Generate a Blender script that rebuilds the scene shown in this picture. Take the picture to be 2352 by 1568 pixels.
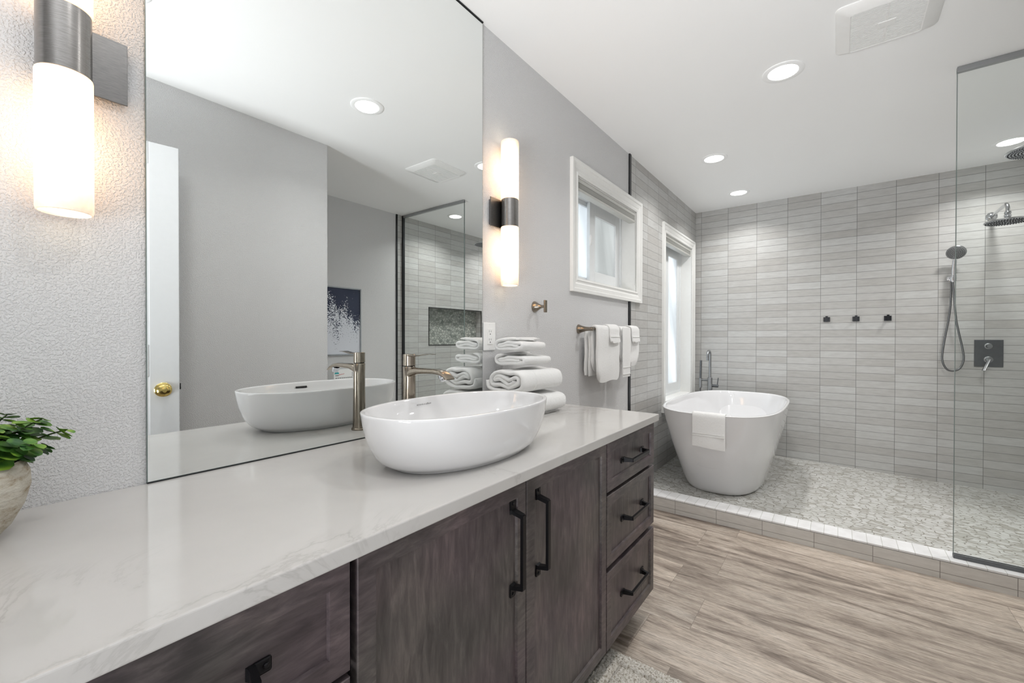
import bpy, bmesh, math, random
from mathutils import Vector, Matrix, noise
for o in list(bpy.data.objects): bpy.data.objects.remove(o)
SC = bpy.context.scene
COL = SC.collection
PI = math.pi
random.seed(7)

# ------------------------------------------------------------------ camera
cam = bpy.data.cameras.new('camera')
cam.sensor_width = 36.0
cam.lens = 983.43 / 2352 * 36.0
cam.clip_start = 0.01
co = bpy.data.objects.new('camera', cam)
COL.objects.link(co)
R_ = Vector((0.60440534, -0.79667578, 0.00137204)); U_ = Vector((0.00471659, 0.00530045, 0.99997483))
F_ = Vector((0.796663, 0.60438365, -0.00696121))
m = Matrix((R_, U_, -F_)).transposed().to_4x4()
m.translation = Vector((0.0, -1.17, 1.14354))
co.matrix_world = m
SC.camera = co

# ------------------------------------------------------------------ world, exposure
w = bpy.data.worlds.new('World'); SC.world = w; w.use_nodes = True
bg = w.node_tree.nodes['Background']
bg.inputs[0].default_value = (0.90, 0.955, 1.0, 1); bg.inputs[1].default_value = 4.0
SC.view_settings.view_transform = 'Standard'
SC.view_settings.look = 'None'
SC.view_settings.gamma = 1.0
SC.view_settings.use_curve_mapping = False
SC.view_settings.exposure = 0.28
SC.cycles.use_denoising = True
SC.cycles.max_bounces = 14
SC.cycles.diffuse_bounces = 8
SC.cycles.glossy_bounces = 6
SC.cycles.transparent_max_bounces = 12
SC.cycles.caustics_reflective = True
SC.cycles.caustics_refractive = False
SC.cycles.sample_clamp_indirect = 3.0

XB_ = -1.25
DOWN_W = 6.0          # each ceiling downlight
FILL_W = 35.0         # upward fill light added behind the camera
SHADE_E = 3.4         # glowing sconce shades

# added fill light behind the camera, tilted up to brighten the ceiling
def area_light(name, loc, rot, sx, sy, energy, color, spread=PI, shape='RECTANGLE'):
    L = bpy.data.lights.new(name, 'AREA'); L.shape = shape; L.size = sx
    if shape == 'RECTANGLE': L.size_y = sy
    L.energy = energy; L.color = color; L.spread = spread
    o = bpy.data.objects.new(name, L); COL.objects.link(o)
    o.location = loc; o.rotation_euler = rot
    return o
area_light('added_ceiling_fill', (XB_ - 0.34, -1.10, 0.80), (math.radians(90 + 38), 0, -PI/2 - 0.12), 0.80, 1.40, FILL_W, (0.96, 0.98, 1.0), math.radians(100))

# ------------------------------------------------------------------ node helpers
def new_mat(name):
    mt = bpy.data.materials.new(name); mt.use_nodes = True
    nt = mt.node_tree; b = nt.nodes['Principled BSDF']
    return mt, nt, b
def N(nt, t, **kw):
    n = nt.nodes.new(t)
    for k, v in kw.items():
        if k.startswith('_'): setattr(n, k[1:], v)
        else: n.inputs[k.replace('__', ' ')].default_value = v
    return n
def L(nt, a, b): nt.links.new(a, b)
def coords(nt, scale=(1, 1, 1), loc=(0, 0, 0), rot=(0, 0, 0), kind='Object'):
    tc = N(nt, 'ShaderNodeTexCoord'); mp = N(nt, 'ShaderNodeMapping')
    mp.inputs['Scale'].default_value = scale; mp.inputs['Location'].default_value = loc; mp.inputs['Rotation'].default_value = rot
    L(nt, tc.outputs[kind], mp.inputs[0]); return mp.outputs[0]
def ramp(nt, fac, stops):
    r = N(nt, 'ShaderNodeValToRGB'); el = r.color_ramp.elements
    while len(el) > len(stops): el.remove(el[-1])
    while len(el) < len(stops): el.new(0.5)
    for e, (p, c) in zip(el, stops): e.position = p; e.color = (*c, 1) if len(c) == 3 else c
    L(nt, fac, r.inputs[0]); return r.outputs[0]
def mix(nt, fac, a, b, mode='MIX'):
    n = N(nt, 'ShaderNodeMix', _data_type='RGBA', _blend_type=mode)
    for s, v in ((n.inputs['Factor'], fac), (n.inputs[6], a), (n.inputs[7], b)):
        if hasattr(v, 'links') or hasattr(v, 'is_output'): L(nt, v, s)
        else: s.default_value = v if isinstance(v, (int, float)) else (*v, 1)
    return n.outputs[2]
def math_(nt, op, a, b=0.0, clamp=False):
    n = N(nt, 'ShaderNodeMath', _operation=op); n.use_clamp = clamp
    for s, v in ((n.inputs[0], a), (n.inputs[1], b)):
        if isinstance(v, (int, float)): s.default_value = v
        else: L(nt, v, s)
    return n.outputs[0]
def bump(nt, b, h, strength=0.3, dist=0.01):
    n = N(nt, 'ShaderNodeBump'); n.inputs['Strength'].default_value = strength; n.inputs['Distance'].default_value = dist
    L(nt, h, n.inputs['Height']); L(nt, n.outputs[0], b.inputs['Normal']); return n
def noise_(nt, vec, scale, detail=3, rough=0.5, dist=0.0):
    n = N(nt, 'ShaderNodeTexNoise', Scale=scale, Detail=detail, Roughness=rough, Distortion=dist)
    if vec is not None: L(nt, vec, n.inputs['Vector'])
    return n.outputs[0]

M = {}
def plain(key, col, rough=0.5, metal=0.0, nz=0.0, nscale=40, **kw):
    mt, nt, b = new_mat(key)
    b.inputs['Roughness'].default_value = rough; b.inputs['Metallic'].default_value = metal
    v = coords(nt)
    n = noise_(nt, v, nscale, 2)
    a = tuple(c * (1 - nz) for c in col); d = tuple(min(1, c * (1 + nz)) for c in col)
    L(nt, ramp(nt, n, [(0.3, a), (0.7, d)]), b.inputs['Base Color'])
    for k, vv in kw.items(): b.inputs[k.replace('__', ' ')].default_value = vv
    M[key] = mt; return mt

def paint_wall(key, col):
    mt, nt, b = new_mat(key)
    b.inputs['Base Color'].default_value = (*col, 1); b.inputs['Roughness'].default_value = 0.75
    v = coords(nt)
    n1 = noise_(nt, v, 225, 2, 0.5, 0.2)
    n2 = noise_(nt, v, 60, 2, 0.5, 0.2)
    h = math_(nt, 'ADD', ramp(nt, n1, [(0.46, (0, 0, 0)), (0.62, (1, 1, 1))]), math_(nt, 'MULTIPLY', n2, 0.4))
    bump(nt, b, h, 0.62, 0.0019)
    M[key] = mt
paint_wall('wall_paint', (0.665, 0.665, 0.67))
plain('ceiling_paint', (0.95, 0.955, 0.955), 0.8, nz=0.004, nscale=3)
plain('trim_white', (0.82, 0.82, 0.80), 0.35, nz=0.01)
plain('door_white', (0.72, 0.735, 0.75), 0.4, nz=0.01)
plain('plastic_white', (0.86, 0.86, 0.85), 0.3, nz=0.01)
plain('vent_slot', (0.16, 0.16, 0.16), 0.7)
plain('spray_grey', (0.40, 0.42, 0.45), 0.35)
plain('spray_dark', (0.24, 0.245, 0.25), 0.35)
plain('ceramic', (0.74, 0.74, 0.745), 0.05, nz=0.002, nscale=5, Coat__Weight=0.5)
plain('tub_acrylic', (0.77, 0.77, 0.78), 0.07, nz=0.002, nscale=5, Coat__Weight=0.4)
plain('black_metal', (0.012, 0.012, 0.014), 0.32, 0.6, nz=0.1)
plain('black_hook', (0.006, 0.007, 0.01), 0.25, 0.3)
plain('gun_metal', (0.15, 0.157, 0.165), 0.35, 0.9, nz=0.05)
plain('rail_grey', (0.40, 0.41, 0.42), 0.35, 0.9, nz=0.03)
plain('dark_trim', (0.05, 0.052, 0.055), 0.35, 0.9)
plain('chrome', (0.62, 0.63, 0.65), 0.10, 1.0)
plain('brushed_steel', (0.34, 0.35, 0.36), 0.28, 1.0, nz=0.05)
plain('gold_brass', (0.72, 0.56, 0.20), 0.12, 1.0)
plain('black_slot', (0.01, 0.01, 0.01), 0.6)
plain('dark_void', (0.006, 0.006, 0.006), 0.9)
plain('ink_grey', (0.18, 0.18, 0.18), 0.5)
plain('teal_ink', (0.03, 0.36, 0.38), 0.5)
plain('red_ink', (0.6, 0.08, 0.06), 0.5)
plain('grout_grey', (0.42, 0.42, 0.41), 0.9, nz=0.05)
plain('glass_edge', (0.16, 0.20, 0.19), 0.12, 0.0)
plain('nozzle_rubber', (0.03, 0.035, 0.04), 0.6)
plain('hose_metal', (0.20, 0.205, 0.21), 0.3, 0.95, nz=0.2, nscale=400)
plain('soil', (0.02, 0.018, 0.012), 1.0, nz=0.3)
plain('stem_green', (0.05, 0.08, 0.02), 0.6)
plain('blind_cream', (0.52, 0.52, 0.49), 0.35, nz=0.02)
plain('vinyl_white', (0.80, 0.82, 0.83), 0.35, nz=0.01)

# brushed nickel / bronze with streaks running along z
def brushed(key, c1, c2, rough, axis_scale):
    mt, nt, b = new_mat(key)
    v = coords(nt, axis_scale)
    n = noise_(nt, v, 1.0, 4, 0.6)
    L(nt, ramp(nt, n, [(0.3, c1), (0.7, c2)]), b.inputs['Base Color'])
    b.inputs['Metallic'].default_value = 1.0; b.inputs['Roughness'].default_value = rough
    bump(nt, b, n, 0.08, 0.001)
    M[key] = mt
brushed('brushed_nickel', (0.27, 0.26, 0.25), (0.37, 0.36, 0.35), 0.24, (60, 60, 900))
brushed('plate_nickel', (0.15, 0.15, 0.15), (0.22, 0.215, 0.21), 0.34, (60, 60, 700))
brushed('bronze_nickel', (0.27, 0.235, 0.19), (0.36, 0.315, 0.26), 0.14, (700, 700, 12))

# white terry cloth
def terry(key, col):
    mt, nt, b = new_mat(key)
    b.inputs['Base Color'].default_value = (*col, 1); b.inputs['Roughness'].default_value = 0.95
    b.inputs['Sheen Weight'].default_value = 0.35
    v = coords(nt)
    n1 = noise_(nt, v, 420, 2, 0.7); n2 = noise_(nt, v, 90, 3, 0.6)
    bump(nt, b, math_(nt, 'ADD', n1, math_(nt, 'MULTIPLY', n2, 0.8)), 0.75, 0.0025)
    M[key] = mt
terry('terry_white', (0.84, 0.84, 0.83))

# quartz countertop
def quartz():
    mt, nt, b = new_mat('quartz')
    v = coords(nt, (1, 1, 1), (0.3, 0.1, 0), (0, 0, 0.6))
    d = noise_(nt, v, 3.0, 5, 0.6)
    n = N(nt, 'ShaderNodeTexNoise', Scale=2.1, Detail=7, Roughness=0.62, Distortion=1.3)
    L(nt, v, n.inputs['Vector'])
    vein = ramp(nt, math_(nt, 'ABSOLUTE', math_(nt, 'SUBTRACT', n.outputs[0], 0.5)), [(0.0, (1, 1, 1)), (0.012, (0.25, 0.25, 0.25)), (0.05, (0, 0, 0))])
    msk = ramp(nt, noise_(nt, v, 1.6, 3), [(0.48, (0, 0, 0)), (0.62, (1, 1, 1))])
    f = math_(nt, 'MULTIPLY', math_(nt, 'MULTIPLY', vein, msk), 0.42)
    cloud = ramp(nt, d, [(0.35, (0.51, 0.498, 0.48)), (0.65, (0.55, 0.538, 0.522))])
    L(nt, mix(nt, f, cloud, (0.27, 0.255, 0.235)), b.inputs['Base Color'])
    b.inputs['Roughness'].default_value = 0.10
    M['quartz'] = mt
quartz()

# stacked wall tiles: u runs along the wall, z is up
def tile_mat(key, axis, u0, z0, tw=0.2489, th=0.0613, sign=1, mort=0.0016, c1=(0.445, 0.435, 0.42), c2=(0.535, 0.537, 0.53), cm=(0.20, 0.20, 0.195), rough=0.38):
    mt, nt, b = new_mat(key)
    tc = N(nt, 'ShaderNodeTexCoord'); sp = N(nt, 'ShaderNodeSeparateXYZ'); L(nt, tc.outputs['Object'], sp.inputs[0])
    cb = N(nt, 'ShaderNodeCombineXYZ')
    s = sp.outputs['XYZ'.index(axis)]
    u = math_(nt, 'MULTIPLY', math_(nt, 'SUBTRACT', s, u0), sign)
    L(nt, math_(nt, 'ADD', u, tw * 40), cb.inputs[0]); L(nt, math_(nt, 'ADD', math_(nt, 'SUBTRACT', sp.outputs[2], z0), th * 60), cb.inputs[1])
    br = N(nt, 'ShaderNodeTexBrick', Scale=1.0, Bias=0.0)
    br.offset = 0.0; br.squash = 1.0
    br.inputs['Mortar Size'].default_value = mort; br.inputs['Mortar Smooth'].default_value = 0.15
    br.inputs['Brick Width'].default_value = tw; br.inputs['Row Height'].default_value = th
    br.inputs['Color1'].default_value = (*c1, 1); br.inputs['Color2'].default_value = (*c2, 1); br.inputs['Mortar'].default_value = (*cm, 1)
    L(nt, cb.outputs[0], br.inputs['Vector'])
    vs = coords(nt, (6, 6, 30) if axis != 'Z' else (1, 1, 1))
    n = noise_(nt, vs, 2.2, 4, 0.6)
    shade = ramp(nt, n, [(0.3, (0.90, 0.895, 0.885)), (0.7, (1.04, 1.045, 1.04))])
    L(nt, mix(nt, 1.0, br.outputs['Color'], shade, 'MULTIPLY'), b.inputs['Base Color'])
    b.inputs['Roughness'].default_value = rough
    inv = math_(nt, 'SUBTRACT', 1.0, br.outputs['Fac'])
    fine = noise_(nt, coords(nt, (14, 14, 40)), 2.0, 3, 0.6)
    bump(nt, b, math_(nt, 'ADD', inv, math_(nt, 'MULTIPLY', fine, 0.45)), 0.5, 0.0012)
    M[key] = mt
tile_mat('tile_far', 'Y', -0.0569, 2.387, sign=-1)
tile_mat('tile_left', 'X', 3.773, 2.387)
tile_mat('tile_right', 'X', 3.634, 2.387)
tile_mat('curb_face', 'Y', -0.335, 0.0832, tw=0.2469, th=0.0542, sign=-1, mort=0.0014, c1=(0.60, 0.58, 0.55), c2=(0.66, 0.64, 0.61), cm=(0.28, 0.26, 0.24))
tile_mat('curb_top', 'Y', -0.212, 9.0, tw=0.0605, th=20.0, sign=-1, mort=0.0011, c1=(0.80, 0.80, 0.81), c2=(0.84, 0.84, 0.85), cm=(0.50, 0.50, 0.46), rough=0.3)

# sliced pebble mosaic
def pebbles(key, stretch=(50, 23, 1), cols=((0.36, 0.345, 0.31), (0.54, 0.54, 0.515), (0.64, 0.64, 0.625)), grout=(0.24, 0.225, 0.195), rot=0.05, plane='XY'):
    mt, nt, b = new_mat(key)
    tc = N(nt, 'ShaderNodeTexCoord')
    src = tc.outputs['Object']
    if plane == 'XZ':
        sp = N(nt, 'ShaderNodeSeparateXYZ'); cb = N(nt, 'ShaderNodeCombineXYZ'); L(nt, src, sp.inputs[0])
        L(nt, sp.outputs[0], cb.inputs[0]); L(nt, sp.outputs[2], cb.inputs[1]); src = cb.outputs[0]
    wn = N(nt, 'ShaderNodeTexNoise', Scale=7.0, Detail=2.0); L(nt, src, wn.inputs['Vector'])
    ad = N(nt, 'ShaderNodeVectorMath', _operation='MULTIPLY_ADD'); L(nt, wn.outputs['Color'], ad.inputs[0])
    ad.inputs[1].default_value = (0.030, 0.055, 0.0); L(nt, src, ad.inputs[2])
    mp = N(nt, 'ShaderNodeMapping'); mp.inputs['Scale'].default_value = stretch; mp.inputs['Rotation'].default_value = (0, 0, rot)
    L(nt, ad.outputs[0], mp.inputs[0])
    ve = N(nt, 'ShaderNodeTexVoronoi', _voronoi_dimensions='2D', _feature='DISTANCE_TO_EDGE', Scale=1.0); L(nt, mp.outputs[0], ve.inputs['Vector'])
    vc = N(nt, 'ShaderNodeTexVoronoi', _voronoi_dimensions='2D', _feature='F1', Scale=1.0); L(nt, mp.outputs[0], vc.inputs['Vector'])
    se = N(nt, 'ShaderNodeSeparateColor'); L(nt, vc.outputs['Color'], se.inputs[0])
    base = ramp(nt, se.outputs[0], [(0.0, cols[0]), (0.35, cols[1]), (1.0, cols[2])])
    edge = ramp(nt, ve.outputs['Distance'], [(0.030, (0, 0, 0)), (0.090, (1, 1, 1))])
    L(nt, mix(nt, edge, grout, base), b.inputs['Base Color'])
    b.inputs['Roughness'].default_value = 0.42
    bump(nt, b, ramp(nt, ve.outputs['Distance'], [(0.02, (0, 0, 0)), (0.22, (1, 1, 1))]), 0.6, 0.003)
    M[key] = mt
pebbles('pebble_floor')
pebbles('pebble_niche', (24, 34, 1), ((0.16, 0.18, 0.16), (0.30, 0.32, 0.29), (0.44, 0.45, 0.41)), (0.14, 0.15, 0.14), 0.4, 'XZ')

# vinyl planks running along Y
def planks():
    mt, nt, b = new_mat('plank_floor')
    tc = N(nt, 'ShaderNodeTexCoord'); sp = N(nt, 'ShaderNodeSeparateXYZ'); L(nt, tc.outputs['Object'], sp.inputs[0])
    cb = N(nt, 'ShaderNodeCombineXYZ')
    # u along Y, v along X
    L(nt, math_(nt, 'ADD', sp.outputs[1], 1.2 * 20 + 0.558), cb.inputs[0])
    L(nt, math_(nt, 'ADD', sp.outputs[0], 0.2436 * 40 - 1.761), cb.inputs[1])
    def brick(c1, c2, cm, mort):
        br = N(nt, 'ShaderNodeTexBrick', Scale=1.0); br.offset = 0.13; br.offset_frequency = 2; br.squash = 1.0
        br.inputs['Brick Width'].default_value = 1.2; br.inputs['Row Height'].default_value = 0.2436
        br.inputs['Mortar Size'].default_value = mort; br.inputs['Mortar Smooth'].default_value = 0.3
        br.inputs['Color1'].default_value = (*c1, 1); br.inputs['Color2'].default_value = (*c2, 1); br.inputs['Mortar'].default_value = (*cm, 1)
        L(nt, cb.outputs[0], br.inputs['Vector']); return br
    br = brick((0, 0, 0), (1, 1, 1), (0.5, 0.5, 0.5), 0.0007)
    sc = N(nt, 'ShaderNodeSeparateColor'); L(nt, br.outputs['Color'], sc.inputs[0])
    rnd = sc.outputs[0]
    # per plank shift of the grain
    off = N(nt, 'ShaderNodeCombineXYZ'); L(nt, math_(nt, 'MULTIPLY', rnd, 9.0), off.inputs[0]); L(nt, math_(nt, 'MULTIPLY', rnd, 23.0), off.inputs[1]); L(nt, math_(nt, 'MULTIPLY', rnd, 5.0), off.inputs[2])
    va = N(nt, 'ShaderNodeVectorMath', _operation='ADD'); L(nt, tc.outputs['Object'], va.inputs[0]); L(nt, off.outputs[0], va.inputs[1])
    def stretched(sx, sy):
        mp = N(nt, 'ShaderNodeMapping'); mp.inputs['Scale'].default_value = (sx, sy, 1); L(nt, va.outputs[0], mp.inputs[0]); return mp.outputs[0]
    broad = noise_(nt, stretched(7, 1.1), 1.6, 5, 0.62, 0.9)
    grain = noise_(nt, stretched(130, 6), 1.5, 5, 0.7, 0.4)
    fine = noise_(nt, stretched(260, 26), 1.3, 3, 0.7)
    col = ramp(nt, broad, [(0.32, (0.17, 0.13, 0.105)), (0.42, (0.33, 0.275, 0.23)), (0.52, (0.49, 0.42, 0.355)), (0.70, (0.60, 0.535, 0.47))])
    gr = ramp(nt, grain, [(0.36, (0.62, 0.60, 0.58)), (0.50, (1.0, 1.0, 1.0)), (0.7, (1.14, 1.14, 1.14))])
    fi = ramp(nt, fine, [(0.35, (0.72, 0.72, 0.72)), (0.6, (1.08, 1.08, 1.08))])
    pl = ramp(nt, rnd, [(0.0, (0.84, 0.83, 0.82)), (1.0, (1.10, 1.09, 1.08))])
    c = mix(nt, 1.0, mix(nt, 1.0, mix(nt, 1.0, col, gr, 'MULTIPLY'), fi, 'MULTIPLY'), pl, 'MULTIPLY')
    # knots
    kv = N(nt, 'ShaderNodeTexVoronoi', _voronoi_dimensions='2D', Scale=1.0); L(nt, stretched(4.2, 1.7), kv.inputs['Vector'])
    kn = ramp(nt, kv.outputs['Distance'], [(0.02, (1, 1, 1)), (0.12, (0, 0, 0))])
    c = mix(nt, math_(nt, 'MULTIPLY', kn, 0.55), c, (0.10, 0.08, 0.065))
    c = mix(nt, math_(nt, 'MULTIPLY', br.outputs['Fac'], 0.75), c, (0.09, 0.07, 0.055))
    L(nt, c, b.inputs['Base Color'])
    b.inputs['Roughness'].default_value = 0.48
    bump(nt, b, math_(nt, 'ADD', math_(nt, 'SUBTRACT', 1.0, br.outputs['Fac']), math_(nt, 'MULTIPLY', grain, 0.5)), 0.35, 0.0012)
    M['plank_floor'] = mt
planks()

# stained cabinet wood, grain along z or along x
def stain(key, sc, hue=1.0):
    mt, nt, b = new_mat(key)
    v = coords(nt, sc)
    n = noise_(nt, v, 1.0, 6, 0.65, 0.5)
    blotch = noise_(nt, coords(nt, (5, 5, 3.5)), 1.0, 3, 0.55, 0.4)
    tint = noise_(nt, coords(nt, (3, 3, 3), (4, 1, 2)), 1.2, 2)
    c = ramp(nt, n, [(0.3, (0.052, 0.047, 0.047)), (0.5, (0.088, 0.079, 0.078)), (0.72, (0.145, 0.131, 0.126))])
    bl = ramp(nt, blotch, [(0.33, (0.58, 0.58, 0.59)), (0.5, (0.95, 0.95, 0.95)), (0.68, (1.30, 1.27, 1.22))])
    tt = ramp(nt, tint, [(0.4, (1.0, 0.98, 0.95)), (0.6, (1.05, 0.90, 0.98))])
    L(nt, mix(nt, 1.0, mix(nt, 1.0, c, bl, 'MULTIPLY'), tt, 'MULTIPLY'), b.inputs['Base Color'])
    b.inputs['Roughness'].default_value = 0.42
    bump(nt, b, n, 0.15, 0.0006)
    M[key] = mt
stain('stain_v', (70, 70, 11)); stain('stain_h', (11, 70, 70)); stain('stain_frame', (20, 80, 80))

# silvered mirror
mt, nt, b = new_mat('mirror_silver')
b.inputs['Base Color'].default_value = (0.86, 0.885, 0.88, 1); b.inputs['Metallic'].default_value = 1; b.inputs['Roughness'].default_value = 0.0
M['mirror_silver'] = mt

# clear shower glass
def glass(key, tint, gl=0.9):
    mt, nt, b = new_mat(key); nt.nodes.remove(b)
    out = nt.nodes['Material Output']
    tr = N(nt, 'ShaderNodeBsdfTransparent'); tr.inputs[0].default_value = (*tint, 1)
    gs = N(nt, 'ShaderNodeBsdfGlossy'); gs.inputs['Roughness'].default_value = 0.0; gs.inputs[0].default_value = (gl, gl, gl, 1)
    fr = N(nt, 'ShaderNodeFresnel', IOR=1.45); mx = N(nt, 'ShaderNodeMixShader')
    ge = N(nt, 'ShaderNodeNewGeometry')
    L(nt, math_(nt, 'MULTIPLY', fr.outputs[0], math_(nt, 'SUBTRACT', 1.0, ge.outputs['Backfacing'])), mx.inputs[0]); L(nt, tr.outputs[0], mx.inputs[1]); L(nt, gs.outputs[0], mx.inputs[2]); L(nt, mx.outputs[0], out.inputs[0])
    M[key] = mt
glass('clear_glass', (0.975, 0.987, 0.982))

# frosted window pane lit from outdoors
def frosted(key, tint, streak):
    mt, nt, b = new_mat(key); nt.nodes.remove(b)
    out = nt.nodes['Material Output']
    v = coords(nt, (1, 1, 1), (0, 0, 0), (0, 0.35, 0))
    n = N(nt, 'ShaderNodeTexNoise', Scale=streak, Detail=2.0, Distortion=0.8)
    mp = N(nt, 'ShaderNodeMapping'); mp.inputs['Scale'].default_value = (3.0, 1, 0.6); L(nt, v, mp.inputs[0]); L(nt, mp.outputs[0], n.inputs['Vector'])
    c = ramp(nt, n.outputs[0], [(0.35, tuple(t * 0.72 for t in tint)), (0.62, tint)])
    tl = N(nt, 'ShaderNodeBsdfTranslucent'); L(nt, c, tl.inputs[0])
    df = N(nt, 'ShaderNodeBsdfDiffuse'); df.inputs[0].default_value = (0.55, 0.56, 0.57, 1)
    gs = N(nt, 'ShaderNodeBsdfGlossy'); gs.inputs['Roughness'].default_value = 0.08
    m1 = N(nt, 'ShaderNodeMixShader'); m1.inputs[0].default_value = 0.25; L(nt, tl.outputs[0], m1.inputs[1]); L(nt, df.outputs[0], m1.inputs[2])
    fr = N(nt, 'ShaderNodeFresnel', IOR=1.35); m2 = N(nt, 'ShaderNodeMixShader')
    L(nt, fr.outputs[0], m2.inputs[0]); L(nt, m1.outputs[0], m2.inputs[1]); L(nt, gs.outputs[0], m2.inputs[2]); L(nt, m2.outputs[0], out.inputs[0])
    M[key] = mt
frosted('pane_bright', (0.97, 0.99, 1.0), 0.6)
frosted('pane_screened', (0.66, 0.665, 0.65), 1.2)
frosted('pane_curtain', (0.90, 0.92, 0.93), 1.6)

# glowing alabaster shades
def alabaster():
    mt, nt, b = new_mat('alabaster_glow')
    v = coords(nt, (14, 14, 9))
    n = noise_(nt, v, 1.0, 5, 0.62, 0.7)
    geo = N(nt, 'ShaderNodeTexCoord'); sp = N(nt, 'ShaderNodeSeparateXYZ'); L(nt, geo.outputs['Object'], sp.inputs[0])
    # distance from the lamp in the middle of each shade (the object origin lies on the band)
    dz = math_(nt, 'ABSOLUTE', math_(nt, 'SUBTRACT', math_(nt, 'ABSOLUTE', sp.outputs[2]), 0.165))
    core = ramp(nt, dz, [(0.015, (1, 1, 1)), (0.09, (0.34, 0.34, 0.34)), (0.138, (0.03, 0.03, 0.03))])
    col = ramp(nt, n, [(0.30, (1.0, 0.45, 0.20)), (0.42, (1.0, 0.60, 0.32)), (0.6, (1.0, 0.67, 0.40))])
    st = math_(nt, 'MULTIPLY', math_(nt, 'ADD', math_(nt, 'MULTIPLY', core, 1.2), math_(nt, 'MULTIPLY', math_(nt, 'SUBTRACT', n, 0.35), 0.40)), SHADE_E)
    b.inputs['Base Color'].default_value = (0.85, 0.78, 0.68, 1); b.inputs['Roughness'].default_value = 0.35
    L(nt, col, b.inputs['Emission Color']); L(nt, st, b.inputs['Emission Strength'])
    M['alabaster_glow'] = mt
alabaster()
def emit(key, col, s):
    mt, nt, b = new_mat(key)
    b.inputs['Base Color'].default_value = (0.9, 0.9, 0.9, 1)
    b.inputs['Emission Color'].default_value = (*col, 1); b.inputs['Emission Strength'].default_value = s
    M[key] = mt
emit('led_lens', (1, 0.99, 0.97), 6.0)
emit('warm_lens', (1, 0.80, 0.55), 2.5)

# concrete-look plant pot
mt, nt, b = new_mat('pot_concrete')
n = noise_(nt, coords(nt, (28, 28, 75)), 1.0, 6, 0.7, 0.3)
L(nt, ramp(nt, n, [(0.30, (0.20, 0.14, 0.07)), (0.40, (0.38, 0.33, 0.25)), (0.52, (0.50, 0.47, 0.40)), (0.75, (0.58, 0.56, 0.49))]), b.inputs['Base Color'])
b.inputs['Roughness'].default_value = 0.9; bump(nt, b, n, 0.8, 0.006); M['pot_concrete'] = mt
# leaves
mt, nt, b = new_mat('leaf_green')
n = noise_(nt, coords(nt), 38, 2)
L(nt, ramp(nt, n, [(0.34, (0.02, 0.085, 0.022)), (0.5, (0.075, 0.20, 0.025)), (0.66, (0.22, 0.36, 0.04))]), b.inputs['Base Color'])
b.inputs['Roughness'].default_value = 0.45; M['leaf_green'] = mt
# shaggy rug
mt, nt, b = new_mat('rug_pile')
n = noise_(nt, coords(nt), 150, 4, 0.7)
L(nt, ramp(nt, n, [(0.32, (0.16, 0.12, 0.07)), (0.43, (0.52, 0.48, 0.41)), (0.58, (0.78, 0.75, 0.70))]), b.inputs['Base Color'])
b.inputs['Roughness'].default_value = 1.0; bump(nt, b, n, 0.9, 0.006); M['rug_pile'] = mt
# framed abstract print: dark ink mass at the top breaking up into drops
def ink_art(z0, z1):
    mt, nt, b = new_mat('ink_print')
    tc = N(nt, 'ShaderNodeTexCoord'); sp = N(nt, 'ShaderNodeSeparateXYZ'); L(nt, tc.outputs['Object'], sp.inputs[0])
    t = math_(nt, 'DIVIDE', math_(nt, 'SUBTRACT', sp.outputs[2], z0), z1 - z0)
    big = noise_(nt, coords(nt, (9, 1, 2.2)), 1.0, 2)
    vo = N(nt, 'ShaderNodeTexVoronoi', _voronoi_dimensions='3D', Scale=95.0); L(nt, tc.outputs['Object'], vo.inputs['Vector'])
    se = N(nt, 'ShaderNodeSeparateColor'); L(nt, vo.outputs['Color'], se.inputs[0])
    dens = math_(nt, 'ADD', math_(nt, 'MULTIPLY', math_(nt, 'SUBTRACT', t, -0.16 + 0.5), 1.9), math_(nt, 'MULTIPLY', math_(nt, 'SUBTRACT', big, 0.5), 2.3))
    rad = math_(nt, 'MULTIPLY', math_(nt, 'ADD', dens, math_(nt, 'MULTIPLY', se.outputs[0], 0.35)), 0.85)
    dot = math_(nt, 'GREATER_THAN', rad, vo.outputs['Distance'])
    c = mix(nt, dot, (0.66, 0.68, 0.74), (0.012, 0.018, 0.05))
    L(nt, c, b.inputs['Base Color']); b.inputs['Roughness'].default_value = 0.25; M['ink_print'] = mt
ink_art(-0.30, 0.30)

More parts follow.
